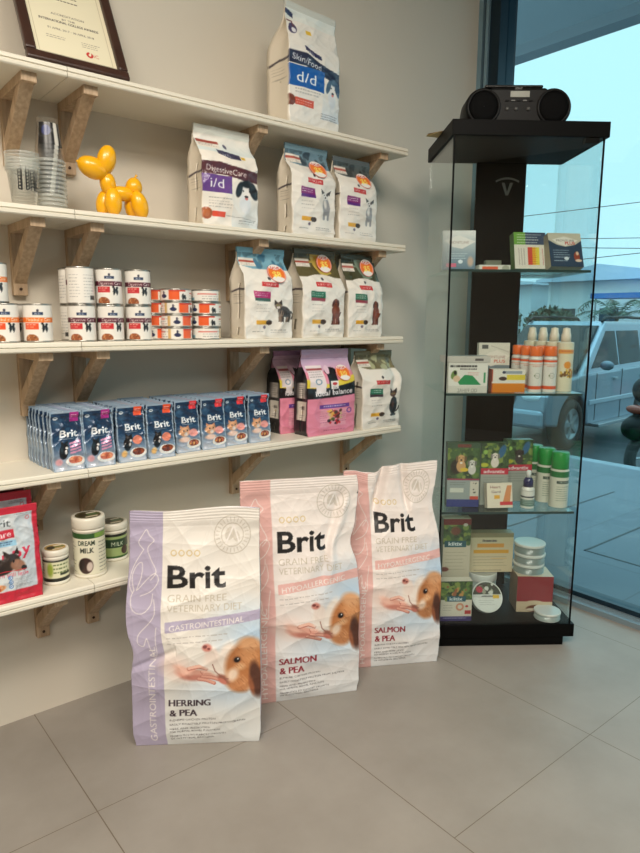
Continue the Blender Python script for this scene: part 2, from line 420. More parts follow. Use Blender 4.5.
lv = [('a', 'topmost'), ('b', 'second from top'), ('c', 'middle'), ('d', 'fourth from top'), ('e', 'lowest')]
for k, nme in lv:
    shelf_board(XJ+.0008, XE, ZS[k], f'{nme} white shelf board, section right of the joint')
    shelf_board(-.585, XJ-.0008, ZS[k], f'{nme} white shelf board, section left of the joint')
br0 = thing('shelf_bracket', None, 'bracket', (0, W, 0), 0, 'wooden shelf brackets')
hw = .018
mb = MB(); mb.box((-hw, -.02, -.207), (hw, 0, -TK)); mb.build('upright', woodm, br0, bevel=.0015)
mb = MB(); mb.box((-hw, -.2, -TK-.022), (hw, -.02, -TK)); mb.build('arm', woodm, br0, bevel=.0015)
mb = MB(); mb.prism([(-.02, -.176), (-.02, -.135), (-.145, -TK-.022), (-.184, -TK-.022)], -hw+.002, hw-.002, 'x'); mb.build('brace', woodm, br0, bevel=.001, recalc=True)
mb = MB(); mb.lathe([(.004, 0), (.004, .002), (.002, .003)], 12, M=Matrix.Translation((0, -.02, -.19)) @ Matrix.Rotation(R(90), 4, 'X')); mb.build('screw', mat('dark_screw_hole', (70, 52, 38), .5, .6), br0)
first = True
pos = [(.517, 'first from the left'), (.664, 'second from the left, beside the shelf joint'), (1.182, 'third from the left'), (1.692, 'rightmost')]
for k, nme in lv:
    for x, pl in pos:
        if k == 'e' and x > 1: continue
        lb = f'wooden bracket under the {nme} shelf, {pl}'
        if first: br0.location = (x, W, ZS[k]); br0['label'] = lb; first = False
        else: dup(br0, lb, (x, W, ZS[k]))

# ------------------------------------------------------------------ tall glass display cabinet
CR = R(52.9188); CX, CY = 1.719, 1.4387
cu_, cn_ = Vector((math.sin(CR), -math.cos(CR), 0)), Vector((math.cos(CR), math.sin(CR), 0))
def cab(a, b, z): p = Vector((CX, CY, 0)) + cu_*a + cn_*b; return (p.x, p.y, z)
CRZ = CR - math.pi/2          # local x runs along the front, local y goes to the back
CWD, CDP = .51, .3852
blk = mat('black_cabinet_laminate', (7, 7, 7), .5, spec=.12)
cgl = glassmat('clear_cabinet_glass', (.95, .98, .975), 0., 1.5)
csh = glassmat('green_edged_shelf_glass', (.80, .92, .89), 0., 1.5)
edg = mat('dark_glass_edge', (38, 62, 60), .3)
cb = thing('display_cabinet', 'tall glass display cabinet with black top and base in front of the window', 'cabinet', cab(0, 0, 0), CRZ)
mb = MB(); mb.box((0, 0, 1.7448), (CWD, CDP, 1.7925)); mb.build('top_slab', blk, cb, bevel=.0015)
mb = MB(); mb.box((0, 0, .034), (CWD, CDP, .082)); mb.build('base_slab', blk, cb, bevel=.0015)
mb = MB(); mb.box((.02, .006, 0), (CWD-.036, CDP-.02, .034)); mb.build('plinth', blk, cb)
g = .006
for a, b in (((.012, .006, .082), (CWD-.022, .006+g*.8, 1.7448)), ((.006, .012, .082), (.006+g*.8, CDP-.012, 1.7448)), ((CWD-.012-g*.8, .012, .082), (CWD-.012, CDP-.012, 1.7448)), ((.012, CDP-.012, .082), (CWD-.012, CDP-.012+g*.8, 1.7448))):
    mb = MB(); mb.box(a, b); mb.build('glass_panel', cgl, cb)
for x in (.006, CWD-.0195):
    mb = MB(); mb.box((x, .002, .082), (x+.0055, .006, 1.7448)); mb.build('edge_strip', blk, cb)
mb = MB(); mb.box((.180, CDP-.024, .082), (.368, CDP-.014, 1.7448)); mb.build('back_panel', mat('glossy_black_panel', (7, 8, 8), .35, spec=.08), cb)
for z in (1.33, .918, .5):
    s = MB(); s.box((.014, .012, z-.007), (CWD-.026, CDP-.03, z)); sh = s.build('glass_shelf', csh, cb)
    s = MB(); s.box((.014, .0105, z-.008), (CWD-.026, .0122, z)); s.build('front_edge', edg, sh)
for x in (CWD-.075,):
    mb = MB(); mb.box((x, .008, 1.728), (x+.045, .03, 1.7448)); mb.build('hinge', blk, cb)
# pale emblem on the black panel: an arc over a V shape
mb = MB(); zc = 1.655; yb = CDP-.0245; xc = .298
for k in range(12):
    a0, a1 = R(60+k*5), R(65+k*5); mb.add([(xc+r*math.cos(a), yb, zc-.055+r*math.sin(a)) for r, a in ((.085, a0), (.085, a1), (.092, a1), (.092, a0))], [(3, 2, 1, 0)], (120, 118, 112), 0, False)
for sg in (-1, 1):
    mb.add([(xc+sg*.022, yb, zc+.018), (xc+sg*.01, yb, zc+.018), (xc-sg*.002, yb, zc-.022), (xc+sg*.004, yb, zc-.03)], [(0, 1, 2, 3)], (120, 118, 112), 0, False)
mb.build('emblem', paintmat('printed_label', .35, .2), cb)

# ------------------------------------------------------------------ lights and sky
w = bpy.data.worlds.new('overcast_sky'); SC.world = w; w.use_nodes = True
nt = w.node_tree; bg = nt.nodes['Background']
tc = nd('ShaderNodeTexCoord'); sp = nd('ShaderNodeSeparateXYZ'); nt.links.new(tc.outputs['Generated'], sp.inputs[0])
rp = nd('ShaderNodeValToRGB'); rp.color_ramp.elements[0].position = 0.; rp.color_ramp.elements[0].color = (.78, .93, 1., 1)
rp.color_ramp.elements[1].position = .95; rp.color_ramp.elements[1].color = (2.5, 3.1, 3.2, 1); e_ = rp.color_ramp.elements.new(.42); e_.color = (.80, .99, .96, 1); nt.links.new(sp.outputs[2], rp.inputs[0])
nt.links.new(rp.outputs[0], bg.inputs['Color']); bg.inputs['Strength'].default_value = 1.08
def area(name, loc, sx, sy, power, col, rot=(0, 0, 0)):
    l = bpy.data.lights.new(name, 'AREA'); l.shape = 'RECTANGLE'; l.size = sx; l.size_y = sy; l.energy = power; l.color = col
    o = bpy.data.objects.new(name, l); COL.objects.link(o); o.location = loc; o.rotation_euler = rot; return o
area('ceiling_lamp', (-.5, .1, 2.72), .9, .9, 56, (1., .915, .795))
area('ceiling_lamp', (.6, -.3, 2.72), .9, .9, 40, (1., .915, .795))
area('ceiling_lamp', (-1.7, -1.6, 2.72), 1.4, 1., 54, (1., .915, .795))

# ------------------------------------------------------------------ outside
RZ = -.65
pvm = bpy.data.materials.new('wet_grey_paving'); pvm.use_nodes = True
nt = pvm.node_tree; bs = nt.nodes['Principled BSDF']
tc = nd('ShaderNodeTexCoord'); mp = nd('ShaderNodeMapping'); mp.inputs['Rotation'].default_value = (0, 0, R(0)); nt.links.new(tc.outputs['Object'], mp.inputs[0])
bk = nd('ShaderNodeTexBrick'); bk.offset = 0; bk.inputs['Scale'].default_value = 1; bk.inputs['Brick Width'].default_value = .6; bk.inputs['Row Height'].default_value = .6; bk.inputs['Mortar Size'].default_value = .004
bk.inputs['Color1'].default_value = L4((74, 86, 100)); bk.inputs['Color2'].default_value = L4((84, 96, 108)); bk.inputs['Mortar'].default_value = L4((56, 68, 80))
nt.links.new(mp.outputs[0], bk.inputs['Vector']); nt.links.new(bk.outputs['Color'], bs.inputs['Base Color'])
n1 = nd('ShaderNodeTexNoise'); n1.inputs['Scale'].default_value = 1.3; nt.links.new(tc.outputs['Object'], n1.inputs['Vector'])
mr = nd('ShaderNodeMapRange'); mr.inputs[3].default_value = .25; mr.inputs[4].default_value = .6; nt.links.new(n1.outputs['Fac'], mr.inputs[0]); nt.links.new(mr.outputs[0], bs.inputs['Roughness'])
def gnd(name, mb, m): return struct(name, mb, m)
mb = MB(); mb.box((XW+.14, -9, -.15), (5.15, 16, -.0)); gnd('pavement', mb, pvm)
mb = MB(); mb.box((5.15, -9, -.7), (5.27, 16, .0)); gnd('kerb', mb, mat('kerb_concrete', (118, 130, 140), .6, var=.1))
mb = MB(); mb.box((5.27, -40, RZ-.1), (90, 70, RZ)); gnd('road', mb, mat('wet_asphalt', (40, 45, 50), .35, var=.2, vscale=1.5))
# drain channels cut in the paving: dark thin slots forming open rectangles
slot = mat('dark_drain_slot', (24, 32, 38), .5)
mb = MB()
for (xa, ya, xb, yb) in ((3.10, 1.62, 4.6, 1.62), (3.10, 1.62, 3.10, -1.2), (3.13, 2.10, 4.35, 2.10), (3.13, 2.10, 3.13, 4.6), (4.30, 1.72, 4.30, 0)):
    mb.box((min(xa, xb)-.006, min(ya, yb)-.006, -.004), (max(xa, xb)+.006, max(ya, yb)+.006, .0015))
gnd('drain_channel', mb, slot)
# building canopy over the pavement
mb = MB(); mb.box((XW+.14, -9, 3.0), (4.07, 16, 3.35)); gnd('canopy', mb, mat('canopy_paint', (178, 186, 190), .7))
mb = MB(); mb.box((4.07, -9, 2.93), (4.2, 16, 3.5)); gnd('canopy_fascia', mb, mat('fascia_paint', (150, 158, 164), .6))

def building(label, x, y0, y1, z0, z1, ridge, wc, rc, wins=3, eave=.4):  # wc, rc: wall and roof colours, lightened to put distance haze into them
    b = thing('building', label, 'building', (x, (y0+y1)/2, RZ)); hl = (y1-y0)/2; zz = z1-RZ
    mb = MB(); mb.box((0, -hl, 0), (6, hl, zz)); mb.build('wall', mat('wall_%d' % wc[0], wc, .8), b)
    mb = MB(); mb.prism([(-hl-eave, zz), (hl+eave, zz), (hl+eave, zz+.12), (hl*.15, zz+ridge), (-hl-eave, zz+.12)], -.5, 6.4, 'x'); mb.build('roof', mat('roof_%d' % rc[0], rc, .5), b, recalc=True)
    for i in range(wins):
        yy = -hl + (i+.5)*2*hl/wins
        mb = MB(); mb.box((-.03, yy-.45, zz*.35), (0, yy+.45, zz*.35+1.1)); mb.build('window', mat('far_window', (60, 74, 88), .2), b)
    return b
building('grey blue shed with low gabled roof beyond the road, behind the palm', 30, 12.2, 18.6, RZ, 3.0, .75, (226, 232, 236), (186, 202, 220))
building('pale long low building beyond the road, at the right edge', 38, 2, 15, RZ, 3.0, .7, (232, 236, 238), (200, 212, 224), 4)
building('flat roofed grey building beyond the road, seen through the cabinet', 31, 20.2, 27, RZ, 3.0, .5, (210, 220, 226), (192, 206, 218))
aw = thing('awning', 'bright blue awning strip in front of the far shed', 'awning', (27.5, 13, 0))
mb = MB(); mb.box((0, -4, 2.1), (1.5, 2.0, 2.32)); mb.build('canvas', mat('blue_canvas', (58, 110, 178), .6), aw)
for y in (-3.8, -1, 1.8):
    mb = MB(); mb.tube([(.1, y, RZ), (.1, y, 2.15)], .04, 6); mb.build('post', mat('grey_post', (120, 126, 130), .5), aw)
fn_ = thing('fence', 'white metal fence along the far side of the road', 'fence', (24, 18.6, RZ))
mb = MB()
for i in range(26): mb.box((0, -2.6+i*.2, 0), (.04, -2.6+i*.2+.07, 1.75))
mb.build('pickets', mat('white_metal', (190, 200, 204), .5), fn_)
mb = MB(); mb.box((.04, -2.6, 1.45), (.08, 2.6, 1.55)); mb.box((.04, -2.6, .3), (.08, 2.6, .4)); mb.build('rail', mat('white_metal'), fn_)

leafm = mat('leaf_green', (52, 74, 58), .6, var=.35, vscale=3)
def bush(label, x, y, r, h, seed, col='leaf_green'):
    t = thing('tree', label, 'tree', (x, y, RZ), 0, 'trees along the far side of the road')
    q = random.Random(seed); mb = MB(); mb.tube([(0, 0, 0), (.05, 0, h*.5)], .12, 8); mb.build('trunk', mat('bark', (80, 70, 60), .8), t)
    mb = MB()
    for k in range(1500):
        u, v, rr = q.uniform(0, 6.28), q.uniform(-.9, 1), q.uniform(.55, 1.05)
        s = math.sqrt(1-v*v); p = Vector((r*s*math.cos(u)*rr*.7, r*s*math.sin(u)*rr, h*.62+h*.4*v*rr))
        a = Vector((q.uniform(-1, 1), q.uniform(-1, 1), q.uniform(-1, 1))).normalized()*.16; b = a.cross(Vector((q.uniform(-1, 1), q.uniform(-1, 1), q.uniform(-1, 1)))).normalized()*.07
        mb.add([p-a, p+b, p+a, p-b], [(0, 1, 2, 3)], (70, 90, 60), 0, False)
    mb.build('crown', mat(col), t)
k = 0
for y, r, h, place in ((21.4, 1.4, 2.6, 'leftmost, seen through the cabinet'), (18.7, 1.3, 2.5, 'second from the left, seen through the cabinet'), (15.9, 1.2, 2.3, 'just left of the palm'), (10.0, 1.1, 2.3, 'right of the palm')):
    k += 1; bush('low dark green roadside tree, ' + place, 26, y, r, h, k)
pt = thing('palm_tree', 'small green palm with arching fronds across the road', 'palm tree', (25.2, 12.6, RZ))
mb = MB(); mb.tube([(0, 0, 0), (0, .05, 1.0), (0, 0, 1.9)], [.14, .11, .09], 8); mb.build('trunk', mat('bark'), pt)
for i in range(14):
    a = i*2*math.pi/14+.2; mb = MB(); L = 1.5; up = .75 if i % 2 else .35
    sp_ = [Vector((math.cos(a)*L*s, math.sin(a)*L*s, 1.9+up*math.sin(s*2.4)-.15*s*s)) for s in np.linspace(0, 1, 9)]
    mb.tube(sp_, .015, 4)
    for j in range(1, 9):
        d = (sp_[j]-sp_[j-1]).normalized(); sd = d.cross(Zv).normalized()
        for sg in (-1, 1):
            for e in (0, .5):
                p = sp_[j]-d*.09*e*2; mb.add([p, p+sd*sg*.32+d*.12-Zv*.12, p+d*.06], [(0, 1, 2)], (70, 90, 60), 0, False)
    mb.build('frond', mat('leaf_green'), pt)
# overhead wires between two poles
def wire(label, pa, pb, sag):
    mb = MB(); pa, pb = Vector(pa), Vector(pb)
    mb.tube([pa.lerp(pb, s)-Zv*sag*4*s*(1-s) for s in np.linspace(0, 1, 17)], .012, 5, (40, 44, 50))
    tag(mb.build('overhead_wire', mat('wire_black', (50, 56, 62), .6)), label, 'wire', 'overhead wires above the road')
wire('topmost overhead wire against the sky', (20, 26, 4.86), (20, -3, 4.62), .12)
wire('second overhead wire below the topmost, sloping down to the right', (20, 26, 4.95), (20, -3, 2.45), .25)
wire('third overhead wire, just above the far roofs', (20, 26, 2.75), (20, -3, 3.75), .18)
wire('thin overhead wire crossing the sky seen through the cabinet', (22, 26, 5.3), (22, -3, 3.1), .3)
# ------------------------------------------------------------------ parked car
cp = mat('silver_blue_car_paint', (114, 130, 144), .3, .35, coat=.5)
cgk = mat('dark_car_glass', (10, 15, 19), .2, spec=.18)
blkp = mat('black_rubber', (18, 19, 21), .7)
chm = mat('alloy', (150, 158, 164), .3, .8)
car = thing('parked_car', 'silver off-road wagon parked nose-in outside the window', 'car', (0, 0, RZ), R(184))
f_ = Vector((math.cos(R(184)), math.sin(R(184)), 0)); l_ = Vector((-math.sin(R(184)), math.cos(R(184)), 0))
wp = Vector((8.567, 4.861, 0)); o_ = wp - f_*1.30 - l_*.76; car.location = (o_.x, o_.y, RZ)
# lower body: side profile with wheel arches, widened over the sills
def arch(cx, r=.43, z=.36, n=12): return [(cx+r*math.cos(math.pi*i/n), z+r*math.sin(math.pi*i/n)) for i in range(n+1)]
prof = [(-2.05, .42), (-2.08, .95), (-2.0, 1.12), (.85, 1.06), (1.35, 1.02), (1.95, .93), (2.08, .8), (2.14, .62), (2.14, .42), (1.30+.43, .36)]
prof += arch(1.30) [1:-1] + [(1.30-.43, .36), (.85, .3), (-.85, .3), (-1.25+.43, .36)] + arch(-1.25)[1:-1] + [(-1.25-.43, .36)]
mb = MB(); mb.prism([(x, z) for x, z in prof], -.82, .82, 'y'); mb.build('body', cp, car, bevel=.06, recalc=True)
# cabin loft (x, z) bottom and roof rectangles
cb0 = [(.92, 1.03), (-2.0, 1.08)]; 
def cabin(mb, xf, xr, xft, xrt, z0, z1, hb, ht, m=0):
    n = 8; V = []
    for k in range(n+1):
        s = k/n; e = s**1.6 if k < n else 1
        x0 = xf+(xft-xf)*s; x1 = xr+(xrt-xr)*s; hh = hb+(ht-hb)*s; z = z0+(z1-z0)*s
        V.append([(x1, -hh, z), (x0, -hh, z), (x0+.06*(1-s), 0, z), (x0, hh, z), (x1, hh, z)])
    fs = []; vs = [p for r_ in V for p in r_]
    for k in range(n):
        for i in range(5): fs.append((k*5+i, k*5+(i+1) % 5, (k+1)*5+(i+1) % 5, (k+1)*5+i))
    fs.append(tuple(n*5+i for i in range(5))); mb.add(vs, fs, (150, 150, 150), m, False)
mb = MB(); cabin(mb, 1.05, -2.03, .05, -1.85, 1.03, 1.8, .79, .64); mb.build('cabin', cp, car, bevel=.045, recalc=True)
def side_y(z, hb=.79, ht=.64, z0=1.03, z1=1.78): return hb+(ht-hb)*(z-z0)/(z1-z0)
for sg in (1, -1):
    for pts in ([(.74, 1.12), (-.22, 1.14), (-.22, 1.66), (.10, 1.66)], [(-.27, 1.14), (-1.12, 1.16), (-1.12, 1.66), (-.27, 1.66)], [(-1.2, 1.16), (-1.85, 1.2), (-1.76, 1.6), (-1.2, 1.62)]):
        mb = MB(); vs = [(x, sg*(side_y(z)+.006), z) for x, z in pts] + [(x, sg*(side_y(z)-.02), z) for x, z in pts]
        mb.add(vs, [(0, 1, 2, 3), (7, 6, 5, 4)]+[(i, (i+1) % 4, 4+(i+1) % 4, 4+i) for i in range(4)], (0, 0, 0), 0, False); mb.build('side_window', cgk, car, recalc=True, bevel=.003)
    mb = MB(); mb.tube([(.1, sg*.6, 1.80), (0, sg*.6, 1.86), (-.8, sg*.6, 1.87), (-1.6, sg*.6, 1.85), (-1.7, sg*.6, 1.79)], .022, 8); mb.build('roof_rail', blkp, car)
    mb = MB(); mb.box((-.85, sg*.83-.11, .27), (.72, sg*.83+.11, .32)); mb.build('running_board', chm, car, bevel=.01)
    mb = MB(); mb.box((-1.98, sg*.825-.015, .60), (.85, sg*.825+.015, .67)); mb.build('side_moulding', mat('pale_trim', (140, 156, 168), .4, .3), car, bevel=.01)
    mm = MB(); mm.ell((.62, sg*.95, 1.17), (.06, .1, .07)); mo = mm.build('wing_mirror', mat('mirror_housing', (84, 98, 110), .35, .3), car)
    for x in (.05, -.98):
        mb = MB(); mb.box((x-.1, sg*.83-.02, .93), (x+.02, sg*.83+.025, .965)); mb.build('door_handle', chm, car, bevel=.008)
    mb = MB(); mb.tube([(.63, sg*.82, .36), (.63, sg*.822, 1.05)], .006, 5); mb.build('door_gap', blkp, car); mb = MB(); mb.tube([(-.26, sg*.82, .32), (-.26, sg*.822, 1.08)], .006, 5); mb.build('door_gap', blkp, car)
# windscreen
mb = MB()
def fs_(s): return (1.05+(.05-1.05)*s**1.6, 1.03+.77*s)
a, b = fs_(.1), fs_(.92)
mb.add([(a[0]+.075, -.70, a[1]), (a[0]+.13, 0, a[1]), (a[0]+.075, .70, a[1]), (b[0]+.03, .58, b[1]), (b[0]+.05, 0, b[1]), (b[0]+.03, -.58, b[1])]+[(a[0]-.05, -.70, a[1]), (a[0]-.05, .7, a[1]), (b[0]-.05, .58, b[1]), (b[0]-.05, -.58, b[1])],
       [(0, 1, 4, 5), (1, 2, 3, 4), (6, 9, 8, 7), (0, 5, 9, 6), (2, 7, 8, 3), (5, 4, 3, 8, 9), (0, 6, 7, 2, 1)], (0, 0, 0), 0, False); mb.build('windscreen', cgk, car)
mb = MB(); mb.box((2.0, -.8, .38), (2.2, .8, .62)); mb.build('bumper', mat('bumper_paint', (140, 158, 172), .4, .3), car, bevel=.05)
mb = MB(); mb.box((2.06, -.36, .66), (2.13, .36, .8)); mb.build('grille', blkp, car, bevel=.01)
for sg in (-1, 1):
    mb = MB(); mb.ell((1.99, sg*.58, .78), (.13, .2, .09)); mb.build('headlight', mat('headlight_glass', (205, 215, 222), .12, spec=.8), car)
    for x in (1.30, -1.25):
        wh = MB(); Mw = Matrix.Translation((x, sg*.70, .36)) @ Matrix.Rotation(R(-90*sg), 4, 'X')
        wh.lathe([(.2, -.1), (.33, -.11), (.36, -.07), (.36, .07), (.33, .11), (.225, .11), (.22, .06)], 36, M=Mw); tw = wh.build('wheel', blkp, car)
        wh = MB(); wh.lathe([(.22, .05), (.225, .10), (.205, .105), (.19, .06), (.05, .08), (.045, .1), (.01, .1)], 30, M=Mw)
        for i in range(5):
            Ms = Mw @ Matrix.Rotation(i*2*math.pi/5, 4, 'Z'); wh.box((.03, -.028, .075), (.205, .028, .1), (0, 0, 0), 0, Ms)
        wh.build('rim', chm, tw)
# ------------------------------------------------------------------ motorcycle parked between shop and car
mc = thing('motorcycle', 'black motorcycle with orange panel, cut off by the right edge', 'motorcycle', (7.96, 3.05, RZ), R(-16))
def mcp(name, fn, m): mb = MB(); fn(mb); return mb.build(name, m, mc)
gl = mat('gloss_black', (9, 10, 12), .45, spec=.15)
for y in (-.62, .62):
    o = mcp('wheel', lambda mb: mb.lathe([(.22, -.05), (.29, -.05), (.31, 0), (.29, .05), (.22, .05), (.21, 0)], 32, M=Matrix.Translation((y, 0, .31)) @ Matrix.Rotation(R(90), 4, 'X'), caps=False), blkp)
    mb = MB()
    for i in range(6): mb.tube([(y, 0, .31), (y+.22*math.cos(i*1.047), 0, .31+.22*math.sin(i*1.047))], .014, 6)
    mb.build('spokes', chm, o)
mcp('body_fairing', lambda mb: (mb.ell((.1, 0, .72), (.55, .17, .2)), mb.ell((-.5, 0, .8), (.35, .14, .14))), gl)
mcp('orange_panel', lambda mb: mb.ell((.42, 0, .86), (.2, .185, .13)), mat('orange_plastic', (150, 62, 34), .35))
mcp('seat', lambda mb: mb.ell((-.15, 0, .92), (.45, .14, .08)), blkp)
mcp('handlebar', lambda mb: mb.tube([(.48, -.36, 1.1), (.52, -.12, 1.03), (.52, .12, 1.03), (.48, .36, 1.1)], .018, 8), blkp)
mcp('windshield', lambda mb: mb.ell((.62, 0, 1.08), (.1, .16, .16)), gl)
for s in (-1, 1): mcp('mirror', lambda mb: (mb.tube([(.5, s*.25, 1.05), (.5, s*.3, 1.2)], .008, 6), mb.ell((.5, s*.31, 1.24), (.03, .07, .045))), gl)
mcp('top_case', lambda mb: mb.ell((-.62, 0, 1.06), (.19, .21, .17)), gl); mcp('tail_light', lambda mb: mb.ell((-.84, 0, .86), (.05, .13, .05)), mat('red_lens', (120, 48, 30), .2)); mcp('rear_fender', lambda mb: mb.ell((-.72, 0, .66), (.3, .13, .16)), gl)
mcp('engine', lambda mb: mb.ell((.05, 0, .42), (.25, .16, .18)), mat('dark_metal', (50, 52, 56), .4, .7))

# ------------------------------------------------------------------ printed designs
K = (24, 22, 24)
def art_brit(theme):
    if theme == 'h': band, tx, tt = (178, 169, 194), (52, 34, 48), ('HERRING', '& PEA'); word = 'GASTROINTESTINAL'
    else: band, tx, tt = (224, 176, 170), (140, 26, 44), ('SALMON', '& PEA'); word = 'HYPOALLERGENIC'
    silver = (196, 188, 176); white = (236, 230, 226)
    def f(A):
        A.grad(.25, 1.15, 1.01, 1.95, (206, 218, 226), (0, 1), .55)
        A.ell(.95, .95, .45, .33, (176, 200, 222), 20, soft=.9, a=.9)
        A.ell(.75, 1.38, .5, .2, (204, 218, 230), soft=.8)
        A.rect(-.1, -.1, .255, 3, band); A.grad(.0, 1.2, .255, 1.95, tuple(v*.97 for v in band))
        # white line drawings of animals on the band
        ln = [[(.11, .30), (.07, .25), (.10, .19), (.13, .15), (.15, .19), (.19, .23), (.16, .26), (.14, .30), (.17, .38), (.21, .46), (.17, .52)], [(.11, .30), (.06, .38), (.025, .46), (.015, .56), (.04, .62)],
              [(.05, .60), (.03, .50), (.06, .42), (.10, .40), (.10, .50), (.07, .60), (.14, .52), (.2, .47), (.23, .52), (.18, .60), (.10, .64)], [(.05, .60), (.03, .66), (.05, .74), (.12, .76), (.18, .70), (.19, .62)],
              [(.2, .66), (.21, .76), (.16, .84), (.08, .92), (.06, .98), (.1, 1.0), (.14, .94), (.15, 1.02), (.19, 1.08), (.2, .98), (.22, .86)]]
        for p in ln:
            q = []; p = [p[0]]+p+[p[-1]]
            for i in range(1, len(p)-2):
                for s in (0, .33, .66): q.append(tuple(.5*(2*p[i][k]+(p[i+1][k]-p[i-1][k])*s+(2*p[i-1][k]-5*p[i][k]+4*p[i+1][k]-p[i+2][k])*s*s+(3*p[i][k]-p[i-1][k]-3*p[i+1][k]+p[i+2][k])*s**3) for k in (0, 1)))
            A.line(q+[p[-1]], .003, white, .8)
        A.text(word, .185, 1.78, .052, white, w=.78, rot=90, a=.85)
        # stamped round seal
        for r in (.085, .14): A.ring(.79, .2, r, .004, silver, .9)
        for i in range(26):
            a = i*.2417; A.line([(.79+.1*math.cos(a), .2+.1*math.sin(a)), (.79+.128*math.cos(a), .2+.128*math.sin(a))], .0035, silver, .8)
        A.ell(.77, .19, .035, .05, silver, 20, a=.7); A.ell(.82, .21, .025, .045, silver, -20, a=.7); A.line([(.74, .26), (.8, .13), (.84, .25)], .006, white)
        for i, x in enumerate((.34, .40, .46, .52)): A.ring(x, .325, .02, .004, (206, 180, 120), .8)
        A.text('Brit', .295, .575, .165, K, w=.44, bold=True)
        A.text('GRAIN FREE', .3, .675, .052, (190, 180, 162), w=.44, a=.85); A.text('VETERINARY DIET', .3, .745, .052, (190, 180, 162), w=.56, a=.85)
        A.rect(.285, .82, 1.01, .895, band, sl=-.09); A.text(word, .315, .884, .042, white, w=.56, sl=-.09)
        A.lines(.29, .93, .78, 2, .04, (170, 162, 158), .006, 3, .8, -.04)
        X0, V0 = A.X, A.V; A.V = V0-.035; A.X = X0+.0
        # hand: palm up, fingers reaching right under the muzzle
        A.ell(.36, 1.13, .2, .13, (236, 212, 202), 20, soft=.8)
        sk, dk, lt = (222, 164, 146), (186, 112, 98), (238, 190, 172)
        A.ell(.47, 1.175, .15, .055, sk, 8, soft=.35); A.ell(.40, 1.14, .1, .04, lt, 25, soft=.6); A.ell(.5, 1.21, .14, .035, dk, 6, soft=.6, a=.7)
        for k_, (x0_, v0_, x1, v1) in enumerate(((.55, 1.165, .7, 1.195), (.56, 1.185, .71, 1.218), (.55, 1.205, .69, 1.24), (.52, 1.222, .64, 1.262))):
            A.line([(x0_, v0_), ((x0_+x1)/2, (v0_+v1)/2-.004), (x1, v1)], .0135, dk); A.line([(x0_, v0_-.004), ((x0_+x1)/2, (v0_+v1)/2-.008), (x1-.004, v1-.004)], .009, sk if k_ else lt)
        A.line([(.45, 1.13), (.53, 1.115), (.585, 1.14)], .015, dk); A.line([(.45, 1.127), (.53, 1.111), (.58, 1.135)], .011, lt)
        A.X = .9+(X0+.035-.9)*.86; A.V = 1.16+(V0-1.165)*.86
        # dog head from the right: pale muzzle, brown cheek, dark drooping ear
        wm = (238, 226, 216)
        A.ell(.74, 1.15, .13, .085, wm, 38, soft=.3); A.ell(.70, 1.08, .055, .075, (234, 218, 208), -12, soft=.35); A.ell(.80, 1.06, .06, .1, wm, 35, soft=.5)
        A.ell(.668, 1.025, .04, .03, (206, 136, 124), 5, soft=.4); A.ell(.655, 1.018, .018, .012, (120, 62, 58), soft=.4); A.ell(.68, 1.03, .012, .008, (120, 62, 58), soft=.4)
        A.ell(.92, 1.16, .155, .185, (184, 118, 70), 15, soft=.25); A.ell(.94, 1.10, .1, .1, (206, 144, 96), 15, soft=.6); A.ell(.86, 1.28, .11, .07, (190, 128, 84), 30, soft=.4); A.ell(.77, 1.245, .06, .03, (150, 92, 74), 35, soft=.5); A.ell(.95, 1.02, .1, .06, (214, 160, 116), 15, soft=.5)
        A.ell(.88, 1.17, .05, .035, (224, 176, 132), 10, soft=.7); A.ell(.83, 1.22, .05, .06, (232, 206, 184), 30, soft=.6)
        q = random.Random(5)
        for k_ in range(60):
            x_, v_ = q.uniform(.84, .99), q.uniform(1.02, 1.32); A.line([(x_, v_), (x_+.018, v_+.022)], .0022, q.choice([(176, 112, 66), (222, 168, 118), (150, 90, 54)]), .5)
        A.ell(.985, 1.27, .05, .15, (84, 48, 36), -8, soft=.35); A.ell(.955, 1.31, .022, .09, (146, 86, 56), -12, soft=.6)
        A.ell(.862, 1.12, .034, .03, (120, 74, 48), 8, soft=.5); A.ell(.862, 1.122, .022, .02, (26, 16, 14), soft=.2); A.ell(.868, 1.115, .005, .005, (235, 235, 235))
        A.line([(.70, 1.14), (.715, 1.19), (.76, 1.235), (.80, 1.245)], .0035, (150, 100, 88)); A.ell(.76, 1.26, .04, .02, (196, 120, 104), 30, soft=.4)
        A.X, A.V = X0, V0
        [(A.text(tt[0], .285+e_, 1.485, .058, tx, w=.32), A.text(tt[1], .29+e_, 1.57, .058, tx, w=.21)) for e_ in (0, .006)]
        y = 1.612
        for i, s in enumerate(('BLENDED CHICKEN PROTEIN', 'EASILY DIGESTIBLE PROTEIN FROM '+tt[0], 'FIBRE AND PREBIOTICS', 'FOR NORMAL BOWEL FUNCTION', 'PROBIOTICS TO SUPPORT GROWTH', 'OF INTESTINAL BACTERIA')):
            A.text(s, .29, y, .0145, (70, 64, 66), w=len(s)*.0155, bold=False, sl=-.03); y += .036 if i in (0, 1, 3) else .024
    return f
def big_bag(label, loc, rz, w, h, theme, seed, post=None, lean=0., d=.13):
    base = (230, 225, 218) if theme == 'h' else (234, 225, 220); band = (178, 169, 194) if theme == 'h' else (224, 176, 170)
    t = thing('pet_food_sack', label, 'pet food bag', loc, rz, 'large pet food sacks on the floor')
    t.rotation_euler = (-R(lean), 0, rz)
    bag(t, w, d, h, art_brit(theme), base, side=band if theme == 'h' else (238, 226, 218), back=base, res=.0016, ns=8, taper=(.35, .93), flat=.07, fold=.55, bulge=.02, wr=.0019, artH=1.82, seed=seed,
        m=paintmat('matt_sack_film', .42, .18), seal=.955, post=post)
    return t
def sm1(x, a, b): return sm(a, b, x)
